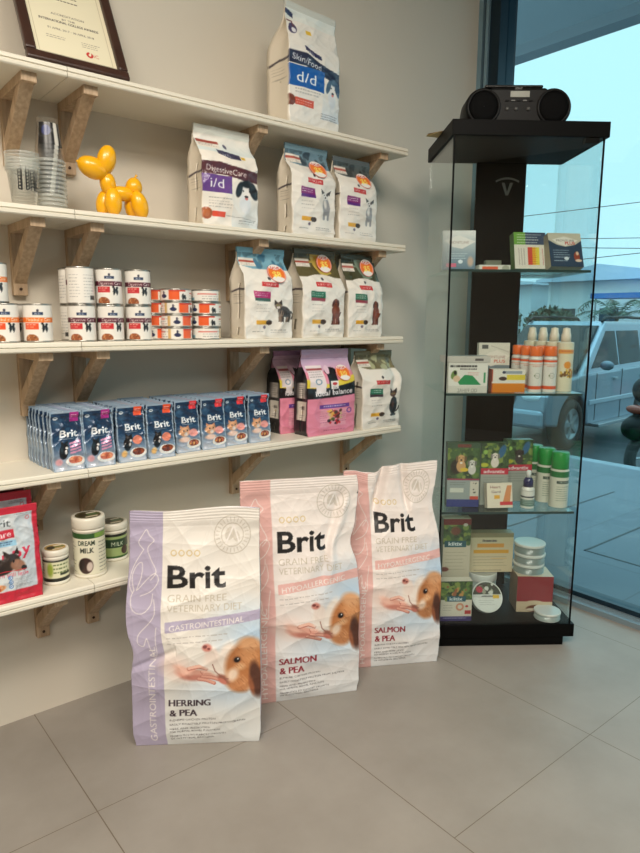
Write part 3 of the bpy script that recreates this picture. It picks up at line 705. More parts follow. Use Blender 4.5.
def post_h(G, t):
    z = t[:, None]; x = G[..., 0]; s = x/.175
    G[..., 0] += np.where(s < 0, 1, 0)*(-.012*np.exp(-((z-.6)/.16)**2) + .012*np.exp(-((z-.42)/.06)**2))*np.abs(s)
    G[..., 1] += .006*np.exp(-((z-.47-.12*s)/.015)**2)*np.where(s < -.3, 1, 0)
    G[..., 2] += .006*np.sin(s*3)*sm1(z, .9, 1)
    return G
def post_l(G, t):
    z = t[:, None]; x = G[..., 0]; s = x/.148
    G[..., 0] += np.where(s > 0, 1, 0)*np.abs(s)*(.008*np.exp(-((z-.93)/.07)**2) - .016*np.exp(-((z-.7)/.07)**2))
    G[..., 1] += .009*np.exp(-((s-.6-(z-.7)*1.2)/.14)**2)*sm1(z, .5, .62)*(1-sm1(z, .86, .97))
    G[..., 1] += -.012*np.exp(-((s-.72-(z-.7)*1.2)/.1)**2)*sm1(z, .5, .62)*(1-sm1(z, .86, .97))
    return G
def post_r(G, t):
    z = t[:, None]; x = G[..., 0]; s = x/.144
    G[..., 2] += sm1(z, .8, 1)*(-.022*np.exp(-((s+.45)/.3)**2) + .012*s)
    G[..., 0] += np.where(s > 0, 1, 0)*np.abs(s)*(-.02*np.exp(-((z-.8)/.1)**2)) + sm1(z, .75, 1)*-.006
    G[..., 1] += .03*np.exp(-((s+.35-(z-.85)*1.3)/.1)**2)*sm1(z, .68, .85) + .015*np.exp(-((s-.35+(z-.85)*.6)/.08)**2)*sm1(z, .68, .85)
    return G
def mid(p, q, off):     # base centre from the two front bottom corners, body depth behind them
    a = math.atan2(q[1]-p[1], q[0]-p[0]); return ((p[0]+q[0])/2-math.sin(a)*off, (p[1]+q[1])/2+math.cos(a)*off, 0), a
for lb, p, q, h, th_, sd, po in (('large cream and lavender HERRING & PEA sack, frontmost on the floor', (.65, 1.589), (.934, 1.387), .655, 'h', 3, post_h),
                            ('large cream and pink SALMON & PEA sack in the middle, second from the left', (.992, 1.555), (1.318, 1.404), .688, 's', 7, post_l),
                            ('large cream and pink SALMON & PEA sack with slumped top, beside the cabinet', (1.375, 1.524), (1.656, 1.364), .684, 's', 12, post_r)):
    loc, a = mid(p, q, .058); big_bag(lb, loc, a, math.dist(p, q), h, th_, sd, po)
# ------------------------------------------------------------------ goods on the wall shelves
foil = paintmat('printed_foil', .34, .3)
WH = (234, 230, 222)
def dog_bw(A, x, v, s, hd=(30, 28, 32)):
    A.ell(x, v+.17*s, .1*s, .17*s, (222, 226, 230), soft=.3); A.ell(x+.03*s, v-.02*s, .09*s, .1*s, (236, 232, 228), soft=.15)
    A.ell(x-.08*s, v-.03*s, .05*s, .13*s, hd, 15, soft=.2); A.ell(x+.13*s, v-.03*s, .07*s, .14*s, hd, -15, soft=.2); A.ell(x+.03*s, v-.12*s, .1*s, .06*s, hd, soft=.3)
    A.ell(x+.02*s, v+.06*s, .028*s, .02*s, (40, 30, 30)); A.ell(x+.02*s, v+.09*s, .03*s, .02*s, (214, 120, 112), soft=.3)
    A.ell(x-.02*s, v-.02*s, .012*s, .012*s, (20, 16, 16)); A.ell(x+.07*s, v-.02*s, .012*s, .012*s, (20, 16, 16))
def body_dog(A, x, v, s, c1, c2):
    for dx, c in ((.075, c2), (-.055, c2), (.03, c1), (-.02, c1)): A.line([(x+dx*s, v+.02*s), (x+(dx*1.1)*s, v+.26*s)], .024*s, c); A.ell(x+(dx*1.1-.01)*s, v+.275*s, .035*s, .016*s, c)
    A.ell(x+.02*s, v+.0*s, .115*s, .17*s, c1, -6, soft=.12); A.ell(x-.01*s, v-.02*s, .06*s, .13*s, tuple(min(255, q_*1.22) for q_ in c1), soft=.6)
    A.ell(x-.005*s, v-.2*s, .075*s, .085*s, c1, soft=.12); A.ell(x-.065*s, v-.18*s, .03*s, .085*s, c2, 10, soft=.15); A.ell(x+.065*s, v-.18*s, .03*s, .085*s, c2, -10, soft=.15)
    A.ell(x-.01*s, v-.165*s, .032*s, .03*s, tuple(min(255, q_*1.3) for q_ in c1), soft=.4); A.ell(x-.01*s, v-.16*s, .014*s, .011*s, (30, 22, 22)); A.ell(x-.035*s, v-.21*s, .009*s, .009*s, K); A.ell(x+.02*s, v-.21*s, .009*s, .009*s, K)
    A.line([(x+.11*s, v+.1*s), (x+.15*s, v+.02*s)], .014*s, c2)
def cat_sit(A, x, v, s, c1, c2, c3=(236, 232, 226)):
    for k_, c in ((.16, c1), (-.0, c1), (.10, c2), (-.06, c2)): A.line([(x+k_*s, v+.02*s), (x+k_*s-.01*s, v+.25*s)], .032*s, c); A.ell(x+k_*s-.02*s, v+.26*s, .04*s, .02*s, c3)
    A.ell(x+.04*s, v, .17*s, .125*s, c1, 28, soft=.12); A.ell(x-.04*s, v+.04*s, .07*s, .1*s, c2, 10, soft=.4)
    A.ell(x-.1*s, v-.13*s, .095*s, .085*s, c2, soft=.12); A.poly([(x-.2*s, v-.14*s), (x-.19*s, v-.27*s), (x-.11*s, v-.19*s)], c1); A.poly([(x-.1*s, v-.2*s), (x-.03*s, v-.27*s), (x-.0*s, v-.14*s)], c1)
    for k_ in range(6): A.line([(x+(-.03+.04*k_)*s, v-.09*s+.03*k_*s), (x+(-.06+.05*k_)*s, v+.06*s+.01*k_*s)], .008*s, (36, 30, 28))
    A.ell(x-.1*s, v-.095*s, .045*s, .035*s, c3, soft=.3); A.ell(x-.13*s, v-.14*s, .015*s, .014*s, (150, 160, 60)); A.ell(x-.07*s, v-.14*s, .015*s, .014*s, (150, 160, 60)); A.ell(x-.1*s, v-.105*s, .01*s, .008*s, (160, 90, 80))
    A.line([(x+.2*s, v-.0*s), (x+.25*s, v+.08*s), (x+.22*s, v+.16*s)], .02*s, c1)
def side_brown(A):
    A.rect(-1, -1, 2, 3, (222, 212, 194)); A.line([(-.1, .95), (.4, .88), (1.1, .9)], .02, (70, 60, 66))
    A.lines(.1, 1.0, .9, 3, .05, (140, 130, 116), .01, 5, .6); A.rect(.15, 1.18, .85, 1.19, (130, 122, 112))
def dot(A): pass
def art_dd(A):
    A.rect(-1, -1, 2, .26, (228, 232, 226)); A.rect(-.1, .05, 1.1, .062, (170, 172, 168)); A.rect(-.1, .1, .16, .17, (44, 46, 84), sl=.25)
    A.ell(.1, .42, .07, .1, (70, 64, 104), 20); A.ell(.11, .45, .035, .045, (226, 226, 230)); A.line([(.03, .3), (.12, .3), (.13, .38)], .012, (110, 60, 70))
    A.rect(.36, .37, .46, .44, (226, 186, 50)); A.poly([(.27, .66), (.46, .72), (.6, .75), (.62, .81), (.44, .79), (.28, .73)], (44, 42, 84)); A.text("Hill's", .33, .765, .05, (230, 230, 236), sl=.2)
    A.poly([(-.05, .78), (.3, .78), (.62, .88), (1.05, .94), (1.05, 1.16), (.6, 1.05), (.3, .98), (-.05, .98)], (38, 44, 70)); A.text('Skin/Food', .06, .91, .09, (226, 230, 236), w=.52, sl=.15)
    A.rect(-.05, .99, .66, 1.33, (22, 92, 170)); A.text('d/d', .12, 1.25, .17, (240, 244, 248), w=.36)
    A.lines(.1, 1.36, .6, 2, .05, (120, 118, 120), .012, 3); dog_bw(A, .83, 1.22, 1.0, (60, 84, 112)); A.grad(.62, 1.35, 1.02, 1.75, (196, 214, 230), (0, 1), .7)
    A.ell(.02, 1.56, .09, .09, (120, 62, 46)); A.rect(.1, 1.5, .46, 1.62, (206, 84, 62)); A.lines(.12, 1.54, .44, 2, .04, (240, 200, 190), .012, 4)
    A.lines(.6, 1.66, .98, 3, .035, (104, 108, 120), .011, 8)
def art_id(A):
    A.rect(-1, -1, 2, .16, (222, 224, 214)); A.rect(-.1, .1, 1.1, .11, (150, 150, 140)); A.grad(-.1, .16, 1.1, .5, (208, 222, 224), (0, 1), .8)
    A.rect(.02, .2, .4, .27, (238, 234, 226)); A.rect(.02, .27, .4, .33, (150, 62, 52)); A.rect(.02, .33, .4, .42, (230, 222, 212)); A.lines(.05, .35, .38, 2, .03, (110, 100, 96), .01, 2)
    A.ell(.5, .36, .035, .05, (52, 52, 92)); A.poly([(.32, .44), (.72, .5), (.71, .6), (.5, .6), (.32, .53)], (38, 40, 78)); A.text("Hill's", .4, .56, .05, (230, 230, 236), sl=.12); A.rect(.73, .52, .8, .58, (220, 180, 50))
    A.poly([(-.05, .72), (.3, .7), (.62, .76), (1.05, .8), (1.05, 1.0), (.7, .99), (.4, .93), (-.05, .95)], (84, 40, 48)); A.text('DigestiveCare', .07, .88, .11, (236, 228, 224), w=.68, sl=.07)
    A.rect(-.05, .95, .5, 1.27, (104, 68, 140)); A.text('i/d', .12, 1.18, .17, (238, 234, 242), w=.24)
    A.grad(.5, 1.2, 1.1, 1.9, (200, 216, 226), (0, 1), .6); dog_bw(A, .74, 1.2, 1.3); A.lines(.1, 1.36, .52, 4, .055, (130, 126, 124), .011, 3)
    A.ell(.06, 1.66, .1, .11, (170, 92, 52)); A.ell(.06, 1.66, .06, .065, (190, 110, 64)); A.rect(.16, 1.61, .38, 1.71, (224, 84, 58)); A.line([(.4, 1.67), (.95, 1.72)], .005, (150, 150, 150)); A.lines(.62, 1.74, .95, 2, .05, (104, 108, 114), .012, 8)
def sciart(top, lab, animal, save, arch_=False, tl=(232, 226, 216)):
    def f(A):
        c1, c2 = top
        A.rect(-1, -1, 2, 3, WH); A.rect(-1, -1, 2, .46, c1)
        A.blobs(0, 0, 1, .44, [c2, tuple(v*.75 for v in c1)], 34, .08, 3)
        if arch_: A.rect(-.1, .3, 1.1, .62, c1); A.poly([(.35, .05), (.55, .04), (.8, .52), (.55, .62), (.42, .35)], c2); A.ell(.5, .98, .62, .42, WH); A.rect(-.1, .9, 1.1, 2.5, WH)
        else: A.poly([(-.1, .36), (.4, .5), (1.1, .46), (1.1, .7), (-.1, .7)], WH)
        A.ell(.49, .66, .03, .035, (60, 60, 66)); A.rect(.32, .73, .68, .83, (196, 44, 46), sl=.04); A.text('SCIENCE DIET', .35, .80, .045, (248, 232, 226), w=.3, sl=.04)
        A.rect(.17, .93, .5, 1.07, lab[0], sl=.04); A.rect(.17, 1.07, .5, 1.14, lab[1], sl=.04); A.lines(.19, .97, .46, 2, .045, (240, 240, 240), .014, 3, sl=.04)
        A.lines(.2, 1.22, .5, 3, .07, (150, 146, 144), .011, 6)
        animal(A)
        A.rect(.2, 1.55, .44, 1.64, (222, 166, 48)); A.ell(.47, 1.6, .07, .055, (66, 44, 30)); A.ell(.37, 1.7, .03, .035, (110, 100, 120)); A.lines(.14, 1.79, .36, 1, .04, (120, 120, 120), .012, 8); A.lines(.52, 1.76, .9, 2, .04, (104, 104, 108), .011, 9)
        A.rect(.02, .22, .34, .27, tl); A.rect(.02, .27, .34, .32, (176, 84, 70)); A.rect(.02, .32, .34, .4, tl); A.lines(.04, .34, .32, 2, .03, (120, 112, 108), .01, 2)
    return f
def save_sticker(parent, w, h, y, x, z, r, txt='$5', tilt=0., yellow=True):
    # round red and white price sticker stuck on the bag front
    def f(A):
        A.rect(-1, -1, 2, 2, (222, 60, 44)); A.ell(.5, .5, .44, .44, (238, 120, 44) if yellow else (226, 70, 52)); A.ell(.5, .82, .34, .16, (240, 236, 230)); A.ell(.5, .14, .34, .15, (240, 232, 226))
        A.text('SAVE', .24, .27, .15, (206, 50, 50), w=.52, bold=True); A.text(txt, .5, .68, .3, (252, 232, 110), w=.46, bold=True, al='c'); A.ring(.5, .5, .475, .02, (240, 226, 220))
    n = 26; mb = MB(); vsx = []; X = []; V = []
    g = np.linspace(-1, 1, n); X_, Z_ = np.meshgrid(g, g)
    rr = np.maximum(1e-6, np.hypot(X_, Z_)); m_ = np.maximum(abs(X_), abs(Z_)); X2, Z2 = X_*m_/rr, Z_*m_/rr
    P = np.stack([X2*r, 0*X2-.0006, Z2*r], -1); mb.grid(P, paint(f, (X2+1)/2, (1-Z2)/2, (220, 60, 44)))
    P2 = P.copy(); P2[..., 1] = .0004; mb.grid(P2, np.ones(P2.shape)*lin((220, 60, 44)), flip=True)
    o = mb.build('price_sticker', foil, parent); o.location = (x, y, z); o.rotation_euler = (R(tilt), 0, 0)
    return o
def food_bag(label, x0, x1, lev, h, fn, base, d=.09, front=None, rz=0., seed=1, sticker=None, side=(222, 212, 194), seal=None, dark=False, post=None, taper=(.6, .9), sf=side_brown, bulge=.008, artH=1.95, fwd=0.):
    w = (x1-x0); y = (front if front is not None else YF+.012)+d/2
    t = thing('pet_food_bag', label, 'pet food bag', ((x0+x1)/2, y, ZS[lev]), R(rz), 'pet food bags on the wall shelves')
    o, G = bag(t, w, d, h, fn, base, side=side, sidefn=sf, back=side, res=.0022, taper=taper, flat=.06, fold=.35, bulge=bulge, wr=.0014, seed=seed, m=foil, seal=.945, sealcol=seal, post=post, artH=artH, fwd=fwd)
    if sticker:
        sx, sz, r, txt = sticker; ny, nx = G.shape[:2]; nf = int(w/.0022)+1
        def S(fx, fz): return G[int(min(.999, fz)*ny), int(np.clip(fx, 0, .999)*nf)]
        c = S(sx, sz); up = S(sx, sz+r/h*.9); dn = S(sx, sz-r/h*.9)
        tl = math.degrees(math.atan2(up[1]-dn[1], up[2]-dn[2])); yy = min(c[1], (up[1]+dn[1])/2)-.0035
        save_sticker(t, w, h, yy, (sx-.5)*w, c[2], r, txt, -tl)
    return t
food_bag('white bag with blue d/d panel standing alone on the topmost shelf', 1.268, 1.478, 'a', .348, art_dd, WH, d=.12, seed=21, seal=(206, 208, 200), rz=4, artH=1.92, fwd=.55)
food_bag('white bag with purple i/d panel and black and white dog, second shelf', .97, 1.158, 'b', .283, art_id, (238, 232, 222), d=.10, seed=5, seal=(214, 214, 204), artH=1.88)
def terr(A):
    g_, w_ = (150, 152, 156), (224, 222, 218)
    for x_ in (.71, .82): A.line([(x_, 1.35), (x_, 1.56)], .028, g_)
    A.ell(.77, 1.3, .105, .2, g_, 4, soft=.15); A.ell(.75, 1.24, .055, .13, w_, soft=.5); A.ell(.76, 1.07, .085, .08, w_, soft=.15)
    A.poly([(.66, 1.04), (.63, .93), (.73, 1.0)], (70, 66, 66)); A.poly([(.8, 1.0), (.9, .93), (.87, 1.05)], (70, 66, 66)); A.ell(.76, 1.1, .022, .018, K); A.ell(.73, 1.05, .012, .012, K); A.ell(.79, 1.05, .012, .012, K); A.ell(.81, 1.03, .035, .04, (90, 84, 82), soft=.3)
pk = ((128, 40, 112), (90, 44, 124))
food_bag('white bag with grey blue top and red sticker, left of two on the second shelf', 1.288, 1.462, 'b', .283, sciart(((110, 138, 152), (60, 76, 88)), pk, terr, 1), WH, d=.095, seed=31, sticker=(.64, .74, .034, '$5'), seal=(112, 140, 152))
food_bag('white bag with grey top and red sticker, right of two on the second shelf', 1.484, 1.652, 'b', .272, sciart(((84, 92, 92), (58, 64, 66)), pk, terr, 1), WH, d=.09, seed=32, sticker=(.7, .74, .032, '$5'), seal=(90, 98, 100))
kat = lambda A: cat_sit(A, .76, 1.36, .95, (70, 58, 50), (132, 112, 96))
food_bag('white bag with light blue foil top and tabby cat picture, middle shelf', 1.108, 1.288, 'c', .279, sciart(((122, 172, 192), (70, 122, 150)), ((176, 40, 110), (60, 90, 80)), kat, 1), WH, d=.10, seed=41, sticker=(.68, .72, .034, '$8'), seal=(122, 172, 192))
setter = lambda A: body_dog(A, .76, 1.37, 1.0, (120, 62, 40), (84, 42, 30))
gn = ((34, 110, 80), (146, 56, 70))
food_bag('white and olive bag with brown dog picture, left of two on the middle shelf', 1.33, 1.508, 'c', .292, sciart(((92, 84, 52), (196, 172, 84)), gn, setter, 1, True), WH, d=.115, seed=51, sticker=(.66, .84, .032, '$5'), seal=(84, 78, 56), taper=(.52, .92))
food_bag('white and olive bag with brown dog picture, right of two on the middle shelf', 1.528, 1.69, 'c', .285, sciart(((70, 72, 50), (128, 146, 128)), gn, setter, 1, True), WH, d=.10, seed=52, sticker=(.68, .84, .032, '$5'), seal=(70, 70, 54), taper=(.52, .92))
def bc(A):
    d_, m_ = (46, 38, 38), (92, 64, 54)
    A.ell(.8, 1.4, .125, .24, d_, 3, soft=.1); A.ell(.78, 1.36, .05, .14, m_, soft=.7); A.ell(.79, 1.1, .095, .085, m_, soft=.12); A.poly([(.7, 1.08), (.69, .95), (.78, 1.03)], d_); A.poly([(.81, 1.03), (.89, .95), (.89, 1.09)], d_)
    A.ell(.76, 1.1, .014, .014, (170, 150, 70)); A.ell(.82, 1.1, .014, .014, (170, 150, 70)); A.ell(.75, 1.64, .05, .03, d_); A.ell(.84, 1.64, .05, .03, d_); A.line([(.9, 1.56), (.97, 1.5), (.99, 1.44)], .018, d_)
def slump(G, t):
    z = t[:, None]; s = G[..., 0]/.09
    G[..., 0] += np.where(s > 0, 1, 0)*s*.012*np.exp(-((z-.62)/.12)**2); G[..., 1] += .012*np.exp(-((s-.7-(z-.6)*.8)/.18)**2)*sm1(z, .4, .6)*(1-sm1(z, .8, .95)); return G
food_bag('white bag with green label and dark sitting cat, right end of fourth shelf', 1.598, 1.785, 'd', .281, sciart(((118, 112, 82), (176, 178, 140)), ((30, 116, 84), (70, 50, 56)), bc, 1), (226, 226, 216), d=.105, front=YF+.005, seed=61, seal=(120, 116, 90), post=slump, taper=(.6, .93))
# pink and black bags
def art_ib(A):
    A.rect(-1, -1, 2, .5, (206, 176, 206)); A.grad(-.1, .3, 1.1, .82, (232, 150, 172), (0, 1), .9); A.rect(-.1, .2, 1.1, .213, (160, 130, 166)); A.poly([(-.1, .62), (.4, .78), (.6, .72), (1.1, .56), (1.1, .86), (-.1, .86)], (232, 208, 60))
    A.poly([(-.1, .84), (.3, .88), (.7, .82), (1.1, .72), (1.1, 1.1), (.5, 1.1), (-.1, 1.16)], (26, 22, 26)); A.rect(.42, .45, .62, .9, (26, 22, 26)); A.ell(.52, .5, .13, .09, (26, 22, 26)); A.ell(.45, .46, .05, .1, (226, 196, 214))
    A.rect(.46, .72, .62, .9, (236, 230, 228)); A.ell(.54, .78, .05, .035, (190, 50, 56)); A.lines(.49, .84, .6, 2, .025, (60, 50, 50), .01, 2)
    A.rect(.05, .36, .36, .84, (232, 222, 224)); A.rect(.05, .42, .36, .47, (160, 80, 84)); A.ring(.22, .72, .055, .012, (120, 150, 170)); A.rect(.16, .82, .34, .98, (232, 224, 226)); A.lines(.07, .5, .34, 3, .05, (120, 110, 116), .012, 3)
    A.text('ideal balance', .14, 1.04, .12, (238, 232, 236), w=.8, bold=True, sl=-.03)
    A.rect(-1, 1.16, 2, 2.6, (226, 138, 164)); A.poly([(-.1, 1.1), (.5, 1.09), (1.1, 1.05), (1.1, 1.2), (-.1, 1.2)], (226, 138, 164))
    A.rect(.22, 1.25, .86, 1.34, (104, 62, 148)); A.lines(.3, 1.28, .8, 1, .04, (220, 206, 232), .02, 3); A.rect(.24, 1.37, .8, 1.76, (232, 160, 180)); A.blobs(.4, 1.4, .68, 1.6, [(180, 60, 50), (236, 180, 90), (90, 50, 46), (220, 190, 150)], 26, .05, 5)
    A.blobs(.42, 1.58, .66, 1.72, [(200, 40, 50), (90, 100, 60), (60, 40, 50)], 12, .045, 6); A.ring(.86, 1.42, .05, .014, (120, 70, 150)); A.lines(.24, 1.45, .4, 5, .05, (170, 80, 110), .01, 4); A.lines(.68, 1.45, .82, 5, .05, (170, 80, 110), .01, 5); A.lines(.3, 1.84, .9, 1, .04, (150, 70, 100), .012, 6)
def side_ib(A):
    A.rect(-1, -1, 2, 3, (26, 22, 26)); A.rect(-1, -1, 2, .4, (190, 130, 160)); A.rect(.15, .75, .85, 1.1, (206, 196, 186)); A.lines(.2, .8, .8, 6, .045, (120, 112, 106), .016, 3)
    A.rect(.1, 1.17, .9, 1.6, (224, 214, 200)); A.ell(.4, 1.32, .08, .04, (60, 52, 44)); A.ell(.65, 1.32, .08, .04, (60, 52, 44)); A.ell(.52, 1.42, .06, .04, (190, 150, 70)); A.lines(.2, 1.48, .8, 2, .05, (120, 112, 106), .016, 4)
food_bag('black and pink bag with darker mauve top seal, behind its larger twin on the fourth shelf', 1.31, 1.455, 'd', .285, art_ib, (226, 138, 164), d=.09, front=YF+.112, seed=71, side=(26, 22, 26), sf=side_ib, seal=(170, 130, 170))  # seal strip coloured darker than on the larger twin
food_bag('black and pink bag with yellow band and round 10 sticker, fourth shelf', 1.352, 1.562, 'd', .292, art_ib, (226, 138, 164), d=.088, front=YF+.012, seed=72, side=(26, 22, 26), sf=side_ib, sticker=(.77, .72, .032, '$10'), seal=(200, 170, 204))

# ------------------------------------------------------------------ cat food pouches, eight columns front to back
pfm = paintmat('pouch_foil', .3, .3, metal=.15)
def art_pouch(kind):
    tg = {'a': (168, 44, 130), 'b': (236, 84, 42), 'c': (222, 48, 54)}[kind]
    def f(A):
        A.rect(-1, -1, 2, 3, (150, 168, 186)); A.rect(.05, .06, .95, 1.86, (34, 66, 100)); A.grad(.05, .06, .95, 1.2, (22, 42, 70), (0, -1), .8); A.grad(.05, .9, .95, 1.86, (196, 202, 214), (0, 1), 1.)
        A.ell(.22, .35, .2, .3, (90, 128, 160), 0, soft=1, a=.6); A.rect(.62, .04, .9, .34, tg); A.lines(.66, .12, .86, 2, .06, (250, 220, 230), .02, 3)
        A.ell(.18, .22, .07, .05, (214, 224, 232)); A.rect(.14, .2, .22, .23, (34, 66, 100)); A.text('Brit', .28, .82, .22, (244, 246, 248), w=.56, bold=True)
        A.lines(.3, .87, .8, 1, .04, (190, 204, 216), .02, 5)
        if kind in 'ab':
            A.ell(.34, 1.3, .15, .24, (24, 22, 26), 8, soft=.15); A.ell(.4, 1.12, .13, .12, (28, 26, 30), soft=.15); A.poly([(.3, 1.08), (.29, .93), (.38, 1.0)], (28, 26, 30)); A.poly([(.42, 1.0), (.52, .94), (.52, 1.08)], (28, 26, 30)); A.ell(.46, 1.17, .05, .045, (236, 232, 230), soft=.3); A.ell(.42, 1.3, .05, .08, (226, 224, 224), soft=.4)
            c = (214, 150, 186) if kind == 'a' else (236, 140, 116)
            if kind == 'a':
                for i in range(4): A.rect(.56, 1.02+i*.1, .9, 1.08+i*.1, c, sl=-.25)
            else: A.ell(.7, 1.17, .17, .15, c)
            A.ell(.2, 1.6, .13, .14, (226, 170, 180) if kind == 'a' else (240, 190, 120), soft=.4)
            food = [(214, 120, 92), (234, 160, 120), (190, 90, 70)] if kind == 'a' else [(120, 50, 30), (160, 78, 40), (90, 40, 28)]
        else:
            A.ell(.38, 1.14, .26, .2, (226, 168, 128), soft=.25); A.poly([(.2, 1.02), (.2, .9), (.32, .98)], (206, 140, 100)); A.poly([(.42, .98), (.52, .9), (.56, 1.04)], (206, 140, 100)); A.ell(.42, 1.22, .1, .09, (244, 226, 216), soft=.4); A.ell(.32, 1.1, .03, .03, (50, 60, 60)); A.ell(.5, 1.1, .03, .03, (50, 60, 60))
            A.ell(.74, 1.2, .2, .15, (236, 158, 150), soft=.2); A.ell(.35, 1.42, .28, .12, (236, 200, 184), soft=.4); food = [(126, 60, 40), (190, 110, 80), (226, 160, 90)]
        A.ell(.7, 1.6, .3, .17, (232, 230, 226)); A.ell(.71, 1.57, .22, .12, food[0]); A.blobs(.54, 1.5, .86, 1.63, food, 22, .06, 7)
    return f
def pouch(kind):
    t = thing('cat_food_pouch', None, 'pouch', (0, 0, 0), 0, 'small cat food pouches in rows')
    bag(t, .082, .024, .155, art_pouch(kind), (150, 168, 186), res=.0015, ns=3, taper=(.1, .9), flat=.08, fold=.0, bulge=.0, wr=.0012, seed=ord(kind), m=pfm, name='pouch_body', sealname='top_seam', crim=False, back=(120, 140, 160))
    return t
ord_ = ['first', 'second', 'third', 'fourth', 'fifth', 'sixth', 'seventh', 'eighth']
fx = [.557, .640, .733, .819, .917, 1.003, 1.089, 1.177]; fy = [0, 0, .004, .0, .026, .022, .034, .03]
kinds = 'aabbcccc'; desc = {'a': 'purple tagged cat pouch', 'b': 'orange tagged cat pouch', 'c': 'red tagged kitten pouch'}
protos = {}
q = random.Random(8)
for ci, (x, dy, k) in enumerate(zip(fx, fy, kinds)):
    y = YF+.010+dy+.012; j = 0
    while y < W-.016:
        lb = f'{desc[k]}, ' + ('frontmost in the ' if j == 0 else f'{ord_[j]} from the front in the ') + f'{ord_[ci]} column from the left'
        lc = (x+(q.uniform(-.003, .003) if j else 0)-.001*j, y, ZS['d']); rt = (0, 0, R(q.uniform(-2, 2)+(4 if ci == 4 else 0)))
        if k not in protos: p = protos[k] = pouch(k); p.location = lc; p.rotation_euler = rt; p['label'] = lb
        else: dup(protos[k], lb, lc, rt)
        y += .0262; j += 1

# ------------------------------------------------------------------ tins on the middle shelf
tinm = mat('tin_metal', (178, 176, 170), .28, .9)
def art_can(c1, tx, food, red):
    def f(A):
        A.rect(.26, .14, .80, .195, c1); A.text(tx, .36, .183, .04, (240, 232, 224), w=.30)
        A.ell(.5, .062, .014, .016, (60, 60, 76)); A.rect(.44, .08, .56, .112, (30, 50, 84)); A.text("Hill's", .47, .106, .022, (230, 232, 240))
        A.rect(.34, .205, .505, .275, red); A.lines(.36, .22, .48, 2, .024, (250, 220, 200), .008, 3)
        A.ell(.555, .255, .016, .045, K, 6); A.ell(.59, .26, .018, .04, K, -6); A.ell(.545, .21, .016, .014, K); A.ell(.595, .218, .016, .014, K); A.line([(.55, .28), (.55, .305)], .005, K); A.line([(.59, .28), (.592, .305)], .005, K)
        A.ell(.42, .385, .075, .055, food); A.blobs(.37, .345, .47, .40, [(190, 120, 80), (120, 70, 44), (206, 150, 100)], 16, .012, 4)
        A.lines(.02, .08, .2, 8, .036, (150, 150, 150), .007, 4); A.lines(.84, .08, .98, 8, .036, (150, 150, 150), .007, 5); A.rect(.1, .32, .2, .37, (60, 60, 60)); A.rect(.24, .14, .27, .3, (60, 34, 44))
    return f
def can(name, r, h, fn, base=(232, 228, 220)):
    t = thing(name, None, 'tin', (0, 0, 0), 0)
    pcan('tin_body', r, .0035, h-.0035, fn, base, res=.0016, parent=t, n=110)
    mb = MB(); mb.lathe([(r*.97, 0), (r*1.02, .001), (r*1.02, .003), (r, .0045)], 48); mb.build('bottom_rim', tinm, t)
    mb = MB(); mb.lathe([(r, h-.0045), (r*1.02, h-.003), (r*1.02, h-.0008), (r*.98, h), (r*.95, h-.003), (r*.3, h-.0035), (.0005, h-.0035)], 48, caps=False); mb.build('lid', tinm, t)
    return t
def put(proto, items, group):
    for i, (lb, loc, rz) in enumerate(items):
        if i == 0: proto.location = loc; proto.rotation_euler = (0, 0, R(rz)); proto['label'] = lb; proto['group'] = group; o = proto
        else: o = dup(proto, lb, loc, (0, 0, R(rz)))
z = ZS['c']; cr, chh = .0345, .0955; yc = YF+.018+cr
oc = can('food_tin', cr, chh, art_can((234, 120, 40), 'Metabolic Care', (150, 90, 50), (226, 80, 40)))
put(oc, [('orange banded tall tin, rightmost of the orange ones', (.511, yc, z), -15), ('orange banded tall tin at the left picture edge, lower row', (.433, yc+.006, z), -10), ('orange banded tall tin stacked on top at the left picture edge', (.412, yc+.004, z+chh), -12),
         ('orange banded tall tin half hidden between the two front orange ones', (.468, yc+.072, z), -14)], 'tall tins on the middle shelf')
mc_ = can('food_tin', cr, chh, art_can((84, 24, 42), 'Digestive Care', (150, 84, 50), (196, 42, 50)))
put(mc_, [('maroon banded tall tin, lower row, left of three', (.622, yc, z), -19), ('maroon banded tall tin, lower row, middle of three', (.700, yc+.002, z), -10), ('maroon banded tall tin, lower row, right of three', (.780, yc, z), -18),
          ('tall tin turned to its plain ingredients side, upper row', (.622, yc, z+chh), 168), ('maroon banded tall tin, upper row, middle', (.700, yc+.004, z+chh), -18), ('maroon banded tall tin, upper row, right', (.782, yc+.002, z+chh), -20),
          ('maroon banded tall tin behind the left lower one', (.628, yc+.074, z), 80), ('plain sided tall tin behind the turned upper one', (.628, yc+.074, z+chh), 140)], 'tall tins on the middle shelf')
def art_small(A):
    A.rect(.42, .0, .6, .018, (196, 60, 44)); A.rect(.42, .018, .53, .1, (230, 96, 46)); A.ell(.36, .065, .035, .02, (40, 48, 84)); A.ell(.36, .03, .012, .014, (60, 60, 80)); A.ell(.57, .07, .014, .032, K); A.ell(.595, .075, .012, .026, K, -10)
    A.lines(.05, .03, .28, 3, .025, (150, 150, 150), .008, 3); A.rect(.0, .03, .22, .04, (210, 90, 80)); A.rect(.66, .03, .9, .04, (210, 90, 80)); A.lines(.66, .055, .95, 2, .025, (150, 150, 150), .008, 4); A.rect(.26, .0, .29, .2, (206, 170, 110)); A.rect(.9, .07, .96, .1, (120, 160, 170))
sr, sh_ = .044, .0362
st = can('flat_tin', sr, sh_, art_small)
its = []; rots = {0: [30, -2, -4, -2], 1: [26, 24, 10, -25], 2: [120, -30, -28, 120]}
rows = ['bottom', 'second from bottom', 'third from bottom', 'top']; stk = ['left, half hidden by tall tins,', 'middle', 'right']
